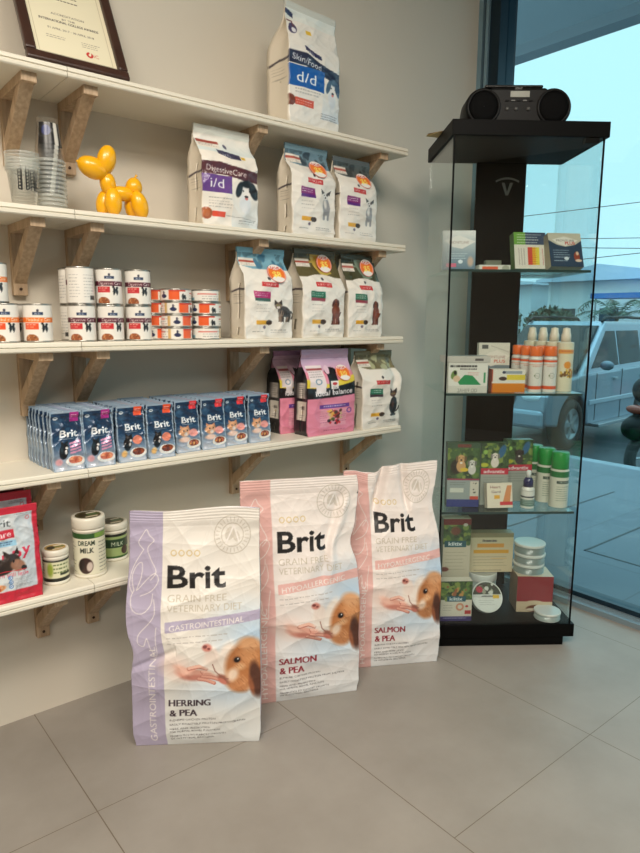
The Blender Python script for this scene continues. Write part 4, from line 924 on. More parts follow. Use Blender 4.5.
for s, (x, yy) in enumerate(((.842, yc+.062), (.899, yc+.008), (.994, yc+.006))):
    for k in range(4): its.append((f'small flat tin, {rows[k]} of the {stk[s]} stack', (x+.001*((k*7) % 3), yy, z+k*sh_), rots[s][k]))
put(st, its, 'small flat tins in three stacks')

# ------------------------------------------------------------------ balloon dog on the second shelf
mb = MB(); yl = (236, 176, 22)
def E(c, r, ry=0., rz=0., pear=0.): mb.ell(c, (r[0]*1.4, r[1]*1.42, r[2]*1.16), yl, 0, Matrix.Rotation(R(rz), 3, 'Z') @ Matrix.Rotation(R(ry), 3, 'Y'), 28, 18, pear)
E((-.064, -.004, .102), (.0175, .0175, .031), -70)                 # snout
mb.ell((-.0965, -.004, .1125), (.005, .0035, .0035), yl); mb.ell((-.0335, -.004, .094), (.009, .009, .009), yl)
E((-.033, -.012, .124), (.0155, .013, .028), 14); E((-.026, .014, .124), (.0155, .013, .028), 20)   # ears
E((-.029, 0, .071), (.0135, .0135, .023), -8)                      # neck
E((.003, 0, .051), (.0125, .0125, .031), 88)                       # back
E((-.022, -.014, .0275), (.0145, .0135, .0285), -2); E((-.036, .012, .0265), (.014, .0135, .0275), 10)
E((.042, -.014, .0265), (.0145, .0135, .0285), -16); E((.033, .013, .0265), (.014, .0135, .0275), -4)
E((.034, 0, .071), (.0145, .0135, .0185), 4, 0, -.12); mb.tube([(.036, 0, .087), (.039, 0, .095), (.042, 0, .098)], [.0035, .002, .0035], 8, yl)
bd = mb.build('balloon_dog', mat('glossy_yellow_vinyl', (240, 176, 14), .3, coat=.3)); bd.location = (.745, YF+.06, ZS['b']+.0062); bd.scale = (1.1,)*3; bd.rotation_euler = (0, 0, R(-6))
tag(bd, 'glossy yellow balloon dog figure standing on the second shelf', 'figurine')

# ------------------------------------------------------------------ plastic cups
cpm = glassmat('clear_plastic', (.985, .99, .99), .05, 1.25, body=(225, 225, 220), bodyf=.035)
cpd = mat('cup_print', (26, 28, 32), .5)
def cup(r0, r1, h, nm, prt):
    t = thing(nm, None, 'cup', (0, 0, 0), 0)
    mb = MB(); mb.lathe([(.001, .001), (r0, 0), (r0+(r1-r0)*.9, h*.95), (r1, h*.95), (r1, h), (r1+.002, h+.0008), (r1+.002, h-.002)], 40, caps=False); mb.build('cup_wall', cpm, t)
    mb = MB(); mb.lathe([(r1-.0006, h*.93), (r1+.0012, h*.955), (r1+.0024, h-.002), (r1+.0024, h+.001), (r1, h+.0012)], 40, caps=False); mb.build('rim', glassmat('frosted_rim', (.9, .93, .93), .15, 1.45, body=(226, 228, 222), bodyf=.28), t)
    if not prt:
        # dark picture print wrapped round the lower half of the cup
        n = 96; zz = np.linspace(.12, .62, 24); X, Zz = np.meshgrid(np.arange(n)/n, zz); ang = -math.pi/2+(X-.5)*2*math.pi; rr = r0+(r1-r0)*Zz*.95+.0006
        def fc(A): A.rect(-1, -1, 2, 2, (14, 14, 16)); A.blobs(0, 0, 1, .6, [(44, 44, 46), (10, 10, 12), (90, 88, 86)], 60, .06, 3); A.rect(.50, -1, .56, 2, (214, 210, 200)); A.rect(.44, -1, .46, 2, (150, 146, 140)); A.ell(.66, .3, .06, .12, (50, 60, 110))
        Cc = paint(fc, X, Zz, (34, 34, 36)); P = np.stack([rr*np.cos(ang), rr*np.sin(ang), Zz*h], -1)
        s0, s1 = 22, 74; mb = MB(); mb.grid(P[:, s0:s1], Cc[:, s0:s1]); mb.build('print', paintmat('printed_label'), t)
    if prt:
        bm_, Rz, wd, y0 = textbits('d brits', True); mb = MB()
        hh = .016; k = hh/.72; L = wd*k
        ys, xs = np.nonzero(bm_[::4, ::4]); dx = k/Rz*4
        for yy, xx in zip(ys, xs):
            def PP(u, v):
                z_ = h*.42+v; r_ = r0+(r1-r0)*.9*z_/(h*.95)+.0006; a = -math.pi/2+(u-L/2)/r_+.1; return (r_*math.cos(a), r_*math.sin(a), z_)
            u, v = xx*dx, yy*dx-.25*k; mb.add([PP(u, v), PP(u+dx, v), PP(u+dx, v+dx), PP(u, v+dx)], [(0, 1, 2, 3)], K, 0, False)
        mb.build('print', cpd, t)
    return t
c1 = cup(.027, .037, .085, 'plastic_cup', True)
put(c1, [((['bottom', 'second', 'third', 'fourth', 'fifth', 'topmost'][i]) + ' clear plastic cup with black lettering in the short front stack', (.497, YF+.05, ZS['b']+i*.0075), 6) for i in range(6)], 'clear plastic cups')
c2 = cup(.025, .037, .105, 'plastic_cup', False)
nn = ['topmost', 'second', 'third', 'fourth', 'fifth', 'sixth', 'seventh', 'eighth', 'ninth', 'tenth', 'eleventh', 'bottom']
put(c2, [(f'upside-down clear plastic cup, {nn[11-i]}' + (' one' if 0 < i < 11 else '') + (' from the top' if 0 < i < 11 else '') + ' in the tall rear stack', (.572, YF+.085, ZS['b']+.107+i*.0105), 3*i) for i in range(12)], 'upside-down clear cups in the tall stack')
for o in bpy.data.objects:
    if o.get('group') == 'upside-down clear cups in the tall stack': o.rotation_euler = (math.pi, 0, math.pi+o.rotation_euler[2])

# ------------------------------------------------------------------ framed certificate leaning on the wall
cf = thing('framed_certificate', 'dark wooden framed certificate leaning on the wall above the topmost shelf', 'picture frame', (.641, YF+.03, ZS['a']+.001))
cf.rotation_euler = (-R(27), 0, R(0))
fw, fh, bw = .252, .36, .026
frm = mat('dark_mahogany_frame', (52, 28, 20), .35, coat=.3, var=.3, vscale=25)
for nm, (x0, z0, x1, z1) in (('rail', (-fw/2, 0, fw/2, bw)), ('rail', (-fw/2, fh-bw, fw/2, fh)), ('stile', (-fw/2, bw, -fw/2+bw, fh-bw)), ('stile', (fw/2-bw, bw, fw/2, fh-bw))):
    mb = MB(); mb.box((x0, -.018, z0), (x1, 0, z1)); mb.build('frame_'+nm, frm, cf, bevel=.005)
def art_cert(A):
    a = 1.53; A.rect(-1, -1, 2, 3, (226, 218, 190)); A.ring(.5, -9, 0, 0, K)
    for x in (.06, .94): A.rect(x-.003, .04, x+.003, a-.05, (176, 166, 136))
    A.rect(.06, a-.056, .94, a-.05, (176, 166, 136)); A.rect(.06, .04, .94, .046, (176, 166, 136))
    A.text('CERTIFICATE', .2, .3, .07, (70, 62, 56), w=.6); A.lines(.2, .4, .8, 4, .07, (90, 82, 74), .015, 3)
    A.text('ACCREDITATION', .3, a-.66, .03, (70, 60, 60), w=.4); A.text('BY THE', .42, a-.6, .03, (70, 60, 60), w=.16); A.text('INTERNATIONAL COLLEGE AWARDS', .14, a-.545, .036, (60, 54, 54), w=.72, bold=True)
    A.text('01 APRIL 2017 - 30 APRIL 2018', .22, a-.43, .03, (70, 62, 60), w=.56)
    A.lines(.18, a-.33, .42, 2, .03, (120, 110, 100), .008, 3); A.lines(.6, a-.33, .84, 3, .03, (120, 110, 100), .008, 4)
    A.ring(.67, a-.16, .03, .013, (190, 50, 44)); A.rect(.67, a-.21, .69, a-.17, (226, 218, 190)); A.text('iC', .72, a-.135, .05, (190, 70, 64), w=.06)
t_ = pbox('paper', fw-2*bw+.004, .004, fh-2*bw+.004, art_cert, (226, 218, 190), res=.0012, parent=cf, m=paintmat('matt_paper', .7)); t_.location = (0, -.006, bw-.002)
mb = MB(); mb.box((-fw/2+.01, 0, .01), (fw/2-.01, .004, fh-.01)); mb.build('backing', mat('brown_card', (120, 92, 66), .8), cf)

# ------------------------------------------------------------------ lowest shelf: puppy food pack, packs behind it, tubs
z = ZS['e']
def art_pup(A):
    A.rect(-1, -1, 2, 3, (190, 34, 56)); A.rect(.06, .07, .91, 1.42, (214, 216, 214)); A.grad(.06, .07, .91, 1.42, (176, 190, 204), (1, 0), .7)
    A.text('Brit', .2, .33, .13, (58, 66, 70), w=.34); A.rect(.1, .38, .58, .53, (196, 36, 58)); A.text('care', .25, .5, .1, (240, 226, 228), w=.28); A.rect(.1, .56, .6, .66, (150, 196, 222)); A.lines(.2, .58, .56, 2, .04, (60, 84, 120), .02, 3)
    for i, (x, v, ch) in enumerate(((.02, .98, 'p'), (.24, .93, 'u'), (.38, .92, 'p'), (.52, .88, 'p'), (.68, .84, 'y'))): A.text(ch, x, v, .2, (206, 46, 78), w=.15, bold=True)
    A.ell(.32, 1.0, .22, .15, (46, 34, 30), soft=.15); A.ell(.5, .92, .16, .14, (50, 38, 34), soft=.15); A.ell(.6, 1.0, .15, .11, (150, 108, 86), 25, soft=.25); A.poly([(.38, .86), (.36, .72), (.48, .8)], (40, 30, 28)); A.poly([(.55, .8), (.6, .68), (.64, .82)], (40, 30, 28))
    A.ell(.7, 1.06, .05, .04, (26, 22, 22)); A.ell(.53, .92, .02, .02, (16, 12, 12)); A.rect(.1, 1.08, .74, 1.09, (200, 40, 60)); A.text("I'm still little", .24, 1.18, .075, (206, 62, 88), w=.52)
    A.ell(.2, 1.34, .18, .07, (222, 150, 100), soft=.2); A.blobs(.1, 1.3, .32, 1.38, [(190, 80, 50), (240, 190, 150)], 16, .03, 3)
    for i in range(3): A.ell(.45, 1.2+i*.075, .038, .036, (40, 104, 172)); A.ring(.45, 1.2+i*.075, .018, .006, (230, 236, 244))
    A.lines(.52, 1.22, .88, 6, .03, (120, 126, 134), .008, 6); A.lines(.6, .14, .86, 2, .03, (130, 120, 120), .01, 7); A.ring(.83, .22, .03, .006, (200, 90, 100))
pupx = [(.403, 'red bordered puppy food pack, frontmost on the lowest shelf', 0.), (.401, 'red bordered pack with grey panel, directly behind the front puppy pack', .034), (.395, 'dark red topped pack, rearmost of the three on the lowest shelf', .075)]
for i, (x, lb, dy) in enumerate(pupx):
    t = thing('puppy_food_pack', lb, 'pet food bag', (x, YF+.03+dy, z+(0 if i == 0 else .0)), 0, 'red puppy food packs on the lowest shelf')
    bag(t, .14, .028, .245 if i == 0 else .262+.012*i, art_pup, (190, 34, 56), res=.0018, ns=3, taper=(.1, .95), flat=.1, fold=0, bulge=.004, wr=.0018, seed=80+i, m=paintmat('pack_film', .45, .15), name='pack_body', sealname='top_seam', crim=False, artH=1.62, back=(170, 30, 50), sealcol=(190, 34, 56) if i < 2 else (90, 24, 34))
def tub(label, x, y, r, h, fn, lidc=(226, 220, 204), topc=None):
    t = thing('supplement_tub', label, 'tub', (x, y, z), 0, 'white supplement tubs on the lowest shelf')
    hb = h*.80
    mb = MB(); mb.lathe([(r*.94, 0), (r, .004), (r, .008), (r*.97, .009), (r*.97, hb-.006), (r, hb-.005), (r, hb), (r*.9, hb+.003), (.001, hb+.003)], 56, (228, 222, 206)); mb.build('tub_body', paintmat('printed_label'), t)
    lb = pcan('label', r*.978, .011, hb-.008, fn, (232, 228, 214), res=.0014, n=140, parent=t)
    mb = MB(); mb.lathe([(r*1.0, hb+.003), (r*1.03, hb+.005), (r*1.03, h-.006), (r*.98, h), (r*.8, h), (r*.79, h-.001), (.001, h-.001)], 56, lidc); l = mb.build('lid', paintmat('printed_label'), t)
    n = 40; mb = MB(); g = np.linspace(-1, 1, n); X_, Y_ = np.meshgrid(g, g); rr = np.maximum(1e-6, np.hypot(X_, Y_)); m_ = np.maximum(abs(X_), abs(Y_)); X2, Y2 = X_*m_/rr, Y_*m_/rr
    def top(A): A.rect(-1, -1, 2, 2, topc or (176, 160, 110)); A.ell(.3, .5, .22, .3, (60, 52, 36), 20, soft=.2); A.rect(.5, .2, .9, .34, (226, 220, 200)); A.rect(.45, .42, .95, .56, (74, 110, 60)); A.rect(.3, .72, .8, .84, (216, 206, 180)); A.lines(.5, .62, .9, 2, .06, (70, 60, 40), .02, 3)
    mb.grid(np.stack([X2*r*.78, Y2*r*.78, 0*X2+h-.0002], -1), paint(top, (X2+1)/2, (1-Y2)/2, (200, 190, 150))); mb.build('lid_label', paintmat('printed_label'), l)
    return t
def art_milk(A):
    A.rect(-1, -1, 2, 3, (226, 222, 200)); A.rect(-1, -1, 2, .055, (44, 84, 40)); A.rect(.5, .0, .75, .05, (122, 156, 70)); A.rect(-1, .47, 2, .6, (60, 110, 46)); A.rect(-1, .455, 2, .47, (30, 50, 26))
    A.text('BITCH MILK'[:5] and 'DREAM', .33, .125, .05, (34, 50, 34), w=.17, bold=True); A.text('MILK', .35, .205, .055, (34, 44, 34), w=.14, bold=True)
    A.ell(.4, .34, .08, .09, (56, 34, 30), soft=.1); A.ell(.44, .35, .035, .06, (206, 190, 180), 10, soft=.3); A.ell(.36, .33, .03, .06, (36, 24, 24), 10); A.lines(.54, .1, .7, 9, .038, (120, 120, 106), .009, 3)
    A.lines(.02, .1, .3, 9, .038, (120, 120, 106), .009, 5)
def art_low(A):
    A.rect(-1, -1, 2, 3, (222, 220, 186)); A.rect(-1, -1, 2, .02, (26, 30, 26)); A.rect(-1, .235, 2, .4, (30, 34, 28)); A.ell(.38, .12, .05, .12, (150, 170, 70), 0, soft=.5); A.lines(.42, .05, .65, 3, .05, (90, 110, 60), .02, 3); A.rect(.5, .17, .66, .2, (50, 60, 44)); A.lines(.1, .05, .3, 4, .04, (120, 120, 100), .01, 4)
def art_third(A):
    A.rect(-1, -1, 2, 3, (150, 170, 110)); A.rect(-1, -1, 2, .03, (30, 34, 28)); A.rect(-1, .06, 2, .16, (34, 60, 36)); A.text('MILK', .42, .14, .05, (220, 226, 200), w=.14); A.ell(.58, .2, .05, .05, (60, 36, 30)); A.rect(-1, .28, 2, .3, (226, 220, 200)); A.rect(-1, .26, 2, .4, (50, 90, 40))
tub('short white tub with pale green label beside the puppy food pack', .528, YF+.085, .0345, .098, art_low, topc=(196, 160, 96))
tub('tall white MILK tub with green bands, tallest on the lowest shelf', .622, YF+.085, .044, .172, art_milk, topc=(84, 78, 50))
tub('green labelled tub half hidden by the tall tub and lavender sack', .722, YF+.165, .042, .115, art_third, topc=(96, 90, 66))
# ------------------------------------------------------------------ portable stereo on the cabinet
def cpos(a, b, z): return cab(a, b, z)
ZT = 1.7925
st_ = thing('portable_stereo', 'black portable CD stereo with two round speakers on top of the cabinet', 'stereo', cpos(.236, .13, ZT+.001), CRZ-R(3)); st_.scale = (1.06, 1.06, 1.08)
bk1 = mat('satin_black_plastic', (14, 14, 15), .45, spec=.25); gr = mat('speaker_grille', (6, 6, 7), .8, spec=.15); sv = mat('faint_silver_print', (120, 120, 118), .4)
mb = MB(); mb.prism([(-.095, .008), (.095, .008), (.1, .06), (.088, .112), (-.088, .112), (-.1, .06)], -.05, .075, 'y'); mb.build('body', bk1, st_, bevel=.008, recalc=True)
for s in (-1, 1):
    Mw = Matrix.Translation((s*.108, 0, .0555)) @ Matrix.Rotation(R(90), 4, 'X')
    mb = MB(); mb.lathe([(.03, -.085), (.05, -.07), (.0555, -.03), (.0555, .045), (.05, .056), (.046, .056), (.044, .052)], 44, M=Mw, caps=False); mb.add([tuple(Mw @ Vector((.03*math.cos(i*.5236), .03*math.sin(i*.5236), -.085))) for i in range(12)], [tuple(range(12))[::-1]]); sp_o = mb.build('speaker', bk1, st_)
    mb = MB(); mb.lathe([(.0445, .05), (.043, .054), (.03, .0565), (.001, .0575)], 44, M=Mw, caps=False); mb.build('grille', gr, sp_o)
mb = MB(); mb.box((-.105, -.045, .112), (.075, .07, .121)); mb.build('top_lid', mat('glossy_black_plastic', (14, 14, 16), .2), st_, bevel=.004)
mb = MB(); mb.box((-.027, -.0525, .083), (.032, -.049, .101), (164, 166, 156)); mb.build('display', mat('pale_lcd', (158, 160, 150), .3), st_, bevel=.001)
mb = MB()
bm_, Rz, wd, y0 = textbits('SONY', True); k = .006/.72; dx = k/Rz
ys, xs = np.nonzero(bm_)
for yy, xx in zip(ys, xs):
    if yy % 4 == 0 and xx % 4 == 0: u = -.013+xx*dx; v = .1055+yy*dx-.25*k; mb.add([(u, -.0506, v), (u+4*dx, -.0506, v), (u+4*dx, -.0506, v+4*dx), (u, -.0506, v+4*dx)], [(0, 1, 2, 3)], K, 0, False)
mb.build('lettering', sv, st_)
for i in range(5): mb = MB(); mb.box((-.042+i*.018, -.0535, .072), (-.030+i*.018, -.05, .0755)); mb.build('button', sv if i % 2 else bk1, st_, bevel=.0008)
for x in (-.035, -.008, .03): mb = MB(); mb.lathe([(.0055, 0), (.005, .004), (.001, .004)], 16, M=Matrix.Translation((x, -.0505, .05)) @ Matrix.Rotation(R(90), 4, 'X')); mb.build('button', mat('grey_button', (84, 84, 82), .4), st_)
def cable(name, pts, label=None, r=.0022):
    P_ = [Vector(p) for p in pts]; Q = []
    for i in range(len(P_)-1):
        a, b, c_, d = P_[max(i-1, 0)], P_[i], P_[i+1], P_[min(i+2, len(P_)-1)]
        for s in np.linspace(0, 1, 8, endpoint=False): s = float(s); Q.append(.5*((2*b)+(c_-a)*s+(2*a-5*b+4*c_-d)*s*s+(3*b-a-3*c_+d)*s**3))
    Q.append(P_[-1]); mb = MB(); mb.tube(Q, r, 7); return mb.build(name, mat('black_plastic'), None)
tag(cable('power_cord', [cpos(.075, .19, ZT+.05), cpos(.045, .2, ZT+.045), cpos(.03, .22, ZT+.03), cpos(.055, .24, ZT+.012), cpos(.05, .32, ZT+.006), cpos(.03, .40, ZT-.02), (2.30, 1.875, 1.86), (2.35, 1.86, 1.90)]), 'black power cord looping from the stereo down behind the cabinet', 'cable')
tag(cable('antenna_wire', [cpos(.355, .16, ZT+.06), cpos(.372, .16, ZT+.045), cpos(.378, .16, ZT+.02), cpos(.376, .16, ZT+.002)], r=.0012), 'thin black wire hanging beside the right speaker of the stereo', 'cable')
mb = MB(); ppm = mat('white_paper', (214, 210, 200), .7)
mb.add([cpos(.10, .02, ZT+.0012), cpos(.215, .03, ZT+.0012), cpos(.20, .065, ZT+.0015), cpos(.13, .07, ZT+.014)]+[cpos(.10, .02, ZT+.0007), cpos(.215, .03, ZT+.0007), cpos(.20, .065, ZT+.001), cpos(.13, .07, ZT+.0135)], [(0, 1, 2, 3), (7, 6, 5, 4), (0, 4, 5, 1), (1, 5, 6, 2), (2, 6, 7, 3), (3, 7, 4, 0)], K, 0, False)
tag(mb.build('folded_paper', ppm), 'creased white paper lying in front of the stereo', 'paper')
lf = thing('leaflet_stack', 'yellowed leaflets poking over the left rear edge of the cabinet top', 'leaflets', cpos(.012, .2, ZT+.0005), CRZ+R(38))
for i in range(3):
    mb = MB(); mb.box((-.05, -.03, .0015*i), (.05, .03, .0015*i+.001)); o = mb.build('leaflet', mat(['cream_paper', 'ochre_paper', 'brown_paper'][i], [(196, 180, 130), (170, 136, 70), (110, 78, 50)][i], .7), lf); o.rotation_euler = (0, -R(3), R(9*i-8))

# ------------------------------------------------------------------ things on the glass shelves
S1, S2, S3, S0 = 1.3305, .9185, .5005, .0825
card = paintmat('printed_card', .4, .2)
def cbox(name, label, a0, a1, b, z, h, d, fn, base, side=None, top=None, lean=0., turn=0., cat='box', group=None, res=.0016):
    w = a1-a0; o = pbox(name, w, d, h, fn, base, side, top, res=res, m=card)
    o.location = cpos((a0+a1)/2, b+d/2, z + (d/2*math.sin(R(lean)) if lean else 0)); o.rotation_euler = (Matrix.Rotation(CRZ+R(turn), 3, 'Z') @ Matrix.Rotation(-R(lean), 3, 'X')).to_euler()
    return tag(o, label, cat, group)
gB = 'boxes on the top glass shelf'
def a_A(A):
    A.grad(-.1, .1, 1.1, 1.3, (40, 84, 112), (0, 1), 1.); A.poly([(.05, .3), (.5, .14), (1.0, .34), (.6, .56), (.3, .5)], (222, 218, 214)); A.text('FRONTLINE', .2, .4, .08, (150, 120, 110), w=.6); A.lines(.15, .7, .8, 3, .07, (200, 220, 230), .02, 3); A.rect(.12, 1.0, .42, 1.12, (206, 70, 110)); A.ell(.55, .95, .07, .06, (214, 226, 234)); A.ell(.85, .95, .12, .2, (190, 160, 140), soft=.5)
cbox('medicine_box', 'blue and white box with pink corner, leftmost on the top glass shelf', .012, .125, .12, S1, .135, .035, a_A, (214, 214, 212), (190, 200, 204), lean=9, turn=-6, group=gB)
def a_fl(A): A.rect(-1, -1, 2, 2, (222, 218, 208)); A.rect(.1, .05, .6, .2, (226, 96, 60)); A.ell(.85, .1, .12, .09, (170, 170, 150))
cbox('medicine_box', 'low flat white and orange box lying on the top glass shelf', .130, .238, .09, S1, .020, .08, a_fl, (222, 218, 208), group=gB)
cbox('medicine_box', 'small grey green box behind the flat orange one, top glass shelf', .185, .240, .20, S1, .045, .03, lambda A: A.lines(.1, .1, .9, 6, .1, (140, 140, 126), .03, 3), (120, 124, 106), group=gB)
def a_B(A):
    A.rect(-1, -1, 2, 3, (226, 220, 206)); A.rect(-.1, -.1, .36, .38, (104, 160, 52)); A.rect(.36, -.1, 1.1, .38, (48, 66, 96)); A.lines(.1, .06, .9, 4, .08, (220, 224, 220), .025, 4); A.rect(.42, .46, .56, 1.0, (216, 70, 50)); A.rect(.56, .46, .66, 1.0, (236, 170, 40)); A.rect(.66, .46, .78, 1.0, (232, 214, 70)); A.lines(.44, .5, .76, 8, .065, (160, 60, 40), .015, 5, .6)
    for i in range(3): A.line([(.14+i*.08, .5), (.15+i*.08, 1.0)], .012, (150, 130, 130), .6)
    A.line([(.88, .5), (.9, 1.0)], .01, (190, 80, 80), .6)
cbox('medicine_box', 'white box with red and yellow stripes and green top, top glass shelf', .252, .366, .09, S1, .128, .035, a_B, (226, 220, 206), (80, 110, 50), lean=14, turn=4, group=gB)
def a_C(A):
    A.rect(-1, -1, 2, 3, (30, 58, 84)); A.poly([(-.1, -.1), (1.1, -.1), (1.1, .16), (.8, .36), (.5, .42), (.25, .36), (-.1, .16)], (200, 192, 172)); A.poly([(.12, .2), (.5, .1), (.9, .22), (.7, .34), (.5, .4), (.28, .33)], (230, 224, 212)); A.text('FRONTLINE', .24, .26, .07, (120, 110, 104), w=.55); A.text('PLUS', .5, .35, .09, (200, 60, 50), w=.3, bold=True)
    A.lines(.12, .52, .62, 4, .07, (190, 206, 216), .022, 3); A.ell(.5, .78, .07, .05, (220, 228, 234)); A.ell(.82, .72, .1, .17, (150, 60, 36), 0, soft=.2); A.ell(.84, .62, .05, .07, (226, 190, 160), soft=.3); A.ell(.86, .84, .12, .05, (226, 200, 180), soft=.3); A.lines(.12, .84, .6, 1, .07, (190, 206, 216), .022, 5)
cbox('medicine_box', 'dark blue PLUS box with red brown dog, rightmost on the top glass shelf', .362, .480, .055, S1, .122, .04, a_C, (30, 58, 84), (150, 142, 120), (176, 168, 146), lean=20, turn=5, group=gB)
gC = 'boxes on the middle glass shelf'
def a_D(A):
    A.rect(-1, -1, 2, 3, (228, 224, 216)); A.lines(.05, .06, .95, 1, .05, (60, 60, 60), .05, 2, 1); A.lines(.3, .14, .75, 1, .05, (70, 70, 70), .035, 3, 1); A.poly([(.25, .48), (.42, .3), (.62, .32), (.84, .55), (.3, .55)], (34, 140, 84)); A.rect(.9, .24, .95, .5, (60, 150, 100)); A.ell(.15, .3, .08, .13, (110, 140, 70), 20, soft=.2); A.ell(.22, .4, .1, .09, (222, 190, 160), soft=.2); A.ell(.18, .25, .04, .05, K); A.lines(.5, .24, .85, 2, .05, (210, 130, 130), .02, 5)
    A.rect(-1, .58, 2, 1, (214, 210, 200)); A.text('2AHE9 OD', .25, .74, .1, (130, 126, 120), w=.5)
cbox('medicine_box', 'white box with green shape in front, left on the middle glass shelf', .022, .158, .028, S2, .102, .07, a_D, (228, 224, 216), group=gC)
cbox('medicine_box', 'slim grey edged box lying on the white and green box', .010, .165, .026, S2+.1025, .022, .08, lambda A: (A.rect(-1, -1, 2, 2, (196, 190, 182)), A.rect(.66, .05, .85, .1, (90, 84, 84))), (196, 190, 182), (210, 206, 200), (168, 172, 170), group=gC)
def a_E(A):
    A.rect(-1, -1, 2, 3, (220, 214, 200)); A.rect(-1, .72, 2, 3, (120, 134, 140)); A.poly([(.0, .6), (.3, .34), (.6, .24), (1.0, .42), (.75, .66), (.4, .76)], (234, 226, 214)); A.text('FRONTLINE', .2, .5, .09, (170, 130, 120), w=.66); A.text('PLUS', .5, .64, .1, (210, 110, 90), w=.36, bold=True); A.rect(.1, .07, .3, .2, (90, 90, 88)); A.line([(.4, .1), (.98, .3)], .008, (170, 160, 150))
cbox('medicine_box', 'cream and grey PLUS box standing behind the orange box', .158, .268, .135, S2, .165, .03, a_E, (220, 214, 200), lean=3, turn=-3, group=gC)
def a_F(A):
    A.rect(-1, -1, 2, 3, (226, 222, 210)); A.rect(-1, .42, 2, 3, (222, 132, 34)); A.rect(-1, -1, .03, 3, (170, 60, 34)); A.rect(.45, .16, 1.1, .32, (224, 200, 70)); A.rect(.32, .05, .9, .13, (150, 160, 168)); A.ell(.33, .28, .12, .06, (70, 50, 46)); A.ell(.36, .09, .05, .04, (40, 50, 80)); A.rect(-1, .37, 2, .42, (230, 226, 216)); A.grad(-.1, .42, 1.1, .8, (206, 110, 20), (0, 1), .6)
cbox('medicine_box', 'low orange and white box in front of the PLUS box', .180, .295, .045, S2, .079, .045, a_F, (226, 222, 210), (176, 70, 34), (220, 214, 200), turn=-2, group=gC)
# sprays
spm = paintmat('spray_label', .3, .3)
def spray(label, a, b, z, r, h, capc, capf, fn, base, group, shoulder=.0):
    t = thing('spray_can', label, 'spray can', cpos(a, b, z), CRZ, group); hc = h*capf
    pcan('can_body', r, 0, h-hc-shoulder, fn, base, res=.0016, n=72, parent=t, m=spm)
    mb = MB()
    if shoulder: mb.lathe([(r, h-hc-shoulder), (r*.97, h-hc-shoulder*.6), (r*.8, h-hc)], 40, base); mb.build('shoulder', spm, t)
    mb = MB(); mb.lathe([(r*.9, h-hc), (r*.92, h-hc+.001), (r*.9, h-.003), (r*.84, h), (.001, h)], 40, capc); mb.build('cap', spm, t)
    return t
def a_or(A):
    A.rect(-1, -1, 2, .05, (228, 92, 50)); A.lines(.38, .13, .62, 1, .05, (206, 150, 130), .03, 3); A.ring(.5, .36, .06, .004, (120, 130, 110)); A.ell(.44, .36, .015, .015, (90, 120, 60)); A.lines(.44, .34, .56, 2, .03, (150, 140, 130), .008, 4); A.rect(-1, .1, 2, .115, (232, 150, 120)); A.rect(-1, .60, 2, .68, (228, 92, 50))
g1 = 'orange capped spray cans'
OC = (238, 112, 46)
for lb, a, b in (('orange capped white spray can, front left of the pair', .334, .06), ('orange capped white spray can, front right of the pair', .386, .063), ('orange capped white spray can, behind the front left one', .322, .115), ('orange capped white spray can, rearmost left', .310, .17), ('orange capped white spray can, behind the front right one', .378, .118)):
    spray(lb, a, b, S2, .0235, .158, OC, .21, a_or, (226, 222, 214), g1, .014)
def a_ye(A):
    A.rect(-1, -1, 2, 3, (226, 218, 190)); A.rect(.3, .12, .75, .2, (230, 160, 80)); A.lines(.36, .14, .66, 1, .05, (200, 90, 60), .02, 3); A.ell(.5, .42, .07, .07, (232, 150, 60)); A.blobs(.38, .5, .64, .66, [(226, 180, 60), (120, 84, 40), (200, 130, 50)], 26, .035, 3); A.text('50', .43, .64, .1, (110, 70, 40), w=.14, bold=True)
g2 = 'tall cream spray bottles'
for i, (a, b, lb) in enumerate(((.448, .09, 'tall cream spray bottle with yellow print, frontmost and rightmost'), (.428, .145, 'tall cream spray bottle, second of four from the right'), (.408, .20, 'tall cream spray bottle, third of four from the right'), (.386, .25, 'tall cream spray bottle, leftmost of four'))):
    t = thing('spray_bottle', lb, 'spray bottle', cpos(a, b, S2), CRZ, g2)
    pcan('bottle_body', .0285, 0, .168, a_ye, (226, 218, 190), res=.0018, n=72, parent=t, m=spm)
    mb = MB(); mb.lathe([(.0285, .168), (.0275, .171), (.016, .173)], 40, (228, 220, 200)); mb.build('shoulder', spm, t)
    mb = MB(); mb.lathe([(.0165, .173), (.0165, .195), (.0135, .205), (.012, .219), (.001, .222)], 30, (236, 224, 204)); mb.build('cap', spm, t)
g3 = 'green capped spray cans'
def a_gr(A): A.rect(-1, -1, 2, .1, (24, 110, 52)); A.rect(-1, .1, 2, 3, (214, 212, 196)); A.rect(.4, .16, .68, .21, (30, 50, 40)); A.text('TERRAMYCIN', .42, .2, .03, (220, 230, 220), w=.24); A.lines(.4, .26, .64, 7, .04, (110, 130, 110), .012, 4)
for i, (a, b, lb) in enumerate(((.455, .085, 'green capped spray can, frontmost and rightmost'), (.432, .155, 'green capped spray can, second from the front'), (.408, .215, 'green capped spray can, third from the front'), (.382, .275, 'green capped spray can, rearmost'))):
    spray(lb, a, b, S3, .033, .2, (22, 142, 58), .30, a_gr, (214, 212, 196), g3, .008)
gD = 'boxes on the bottom glass shelf'
def grass(A, v1, seed): A.rect(-1, -1, 2, v1, (58, 84, 48)); A.blobs(0, 0, 1, v1, [(96, 124, 58), (40, 62, 40), (128, 146, 74), (70, 100, 60)], 60, .12, seed)
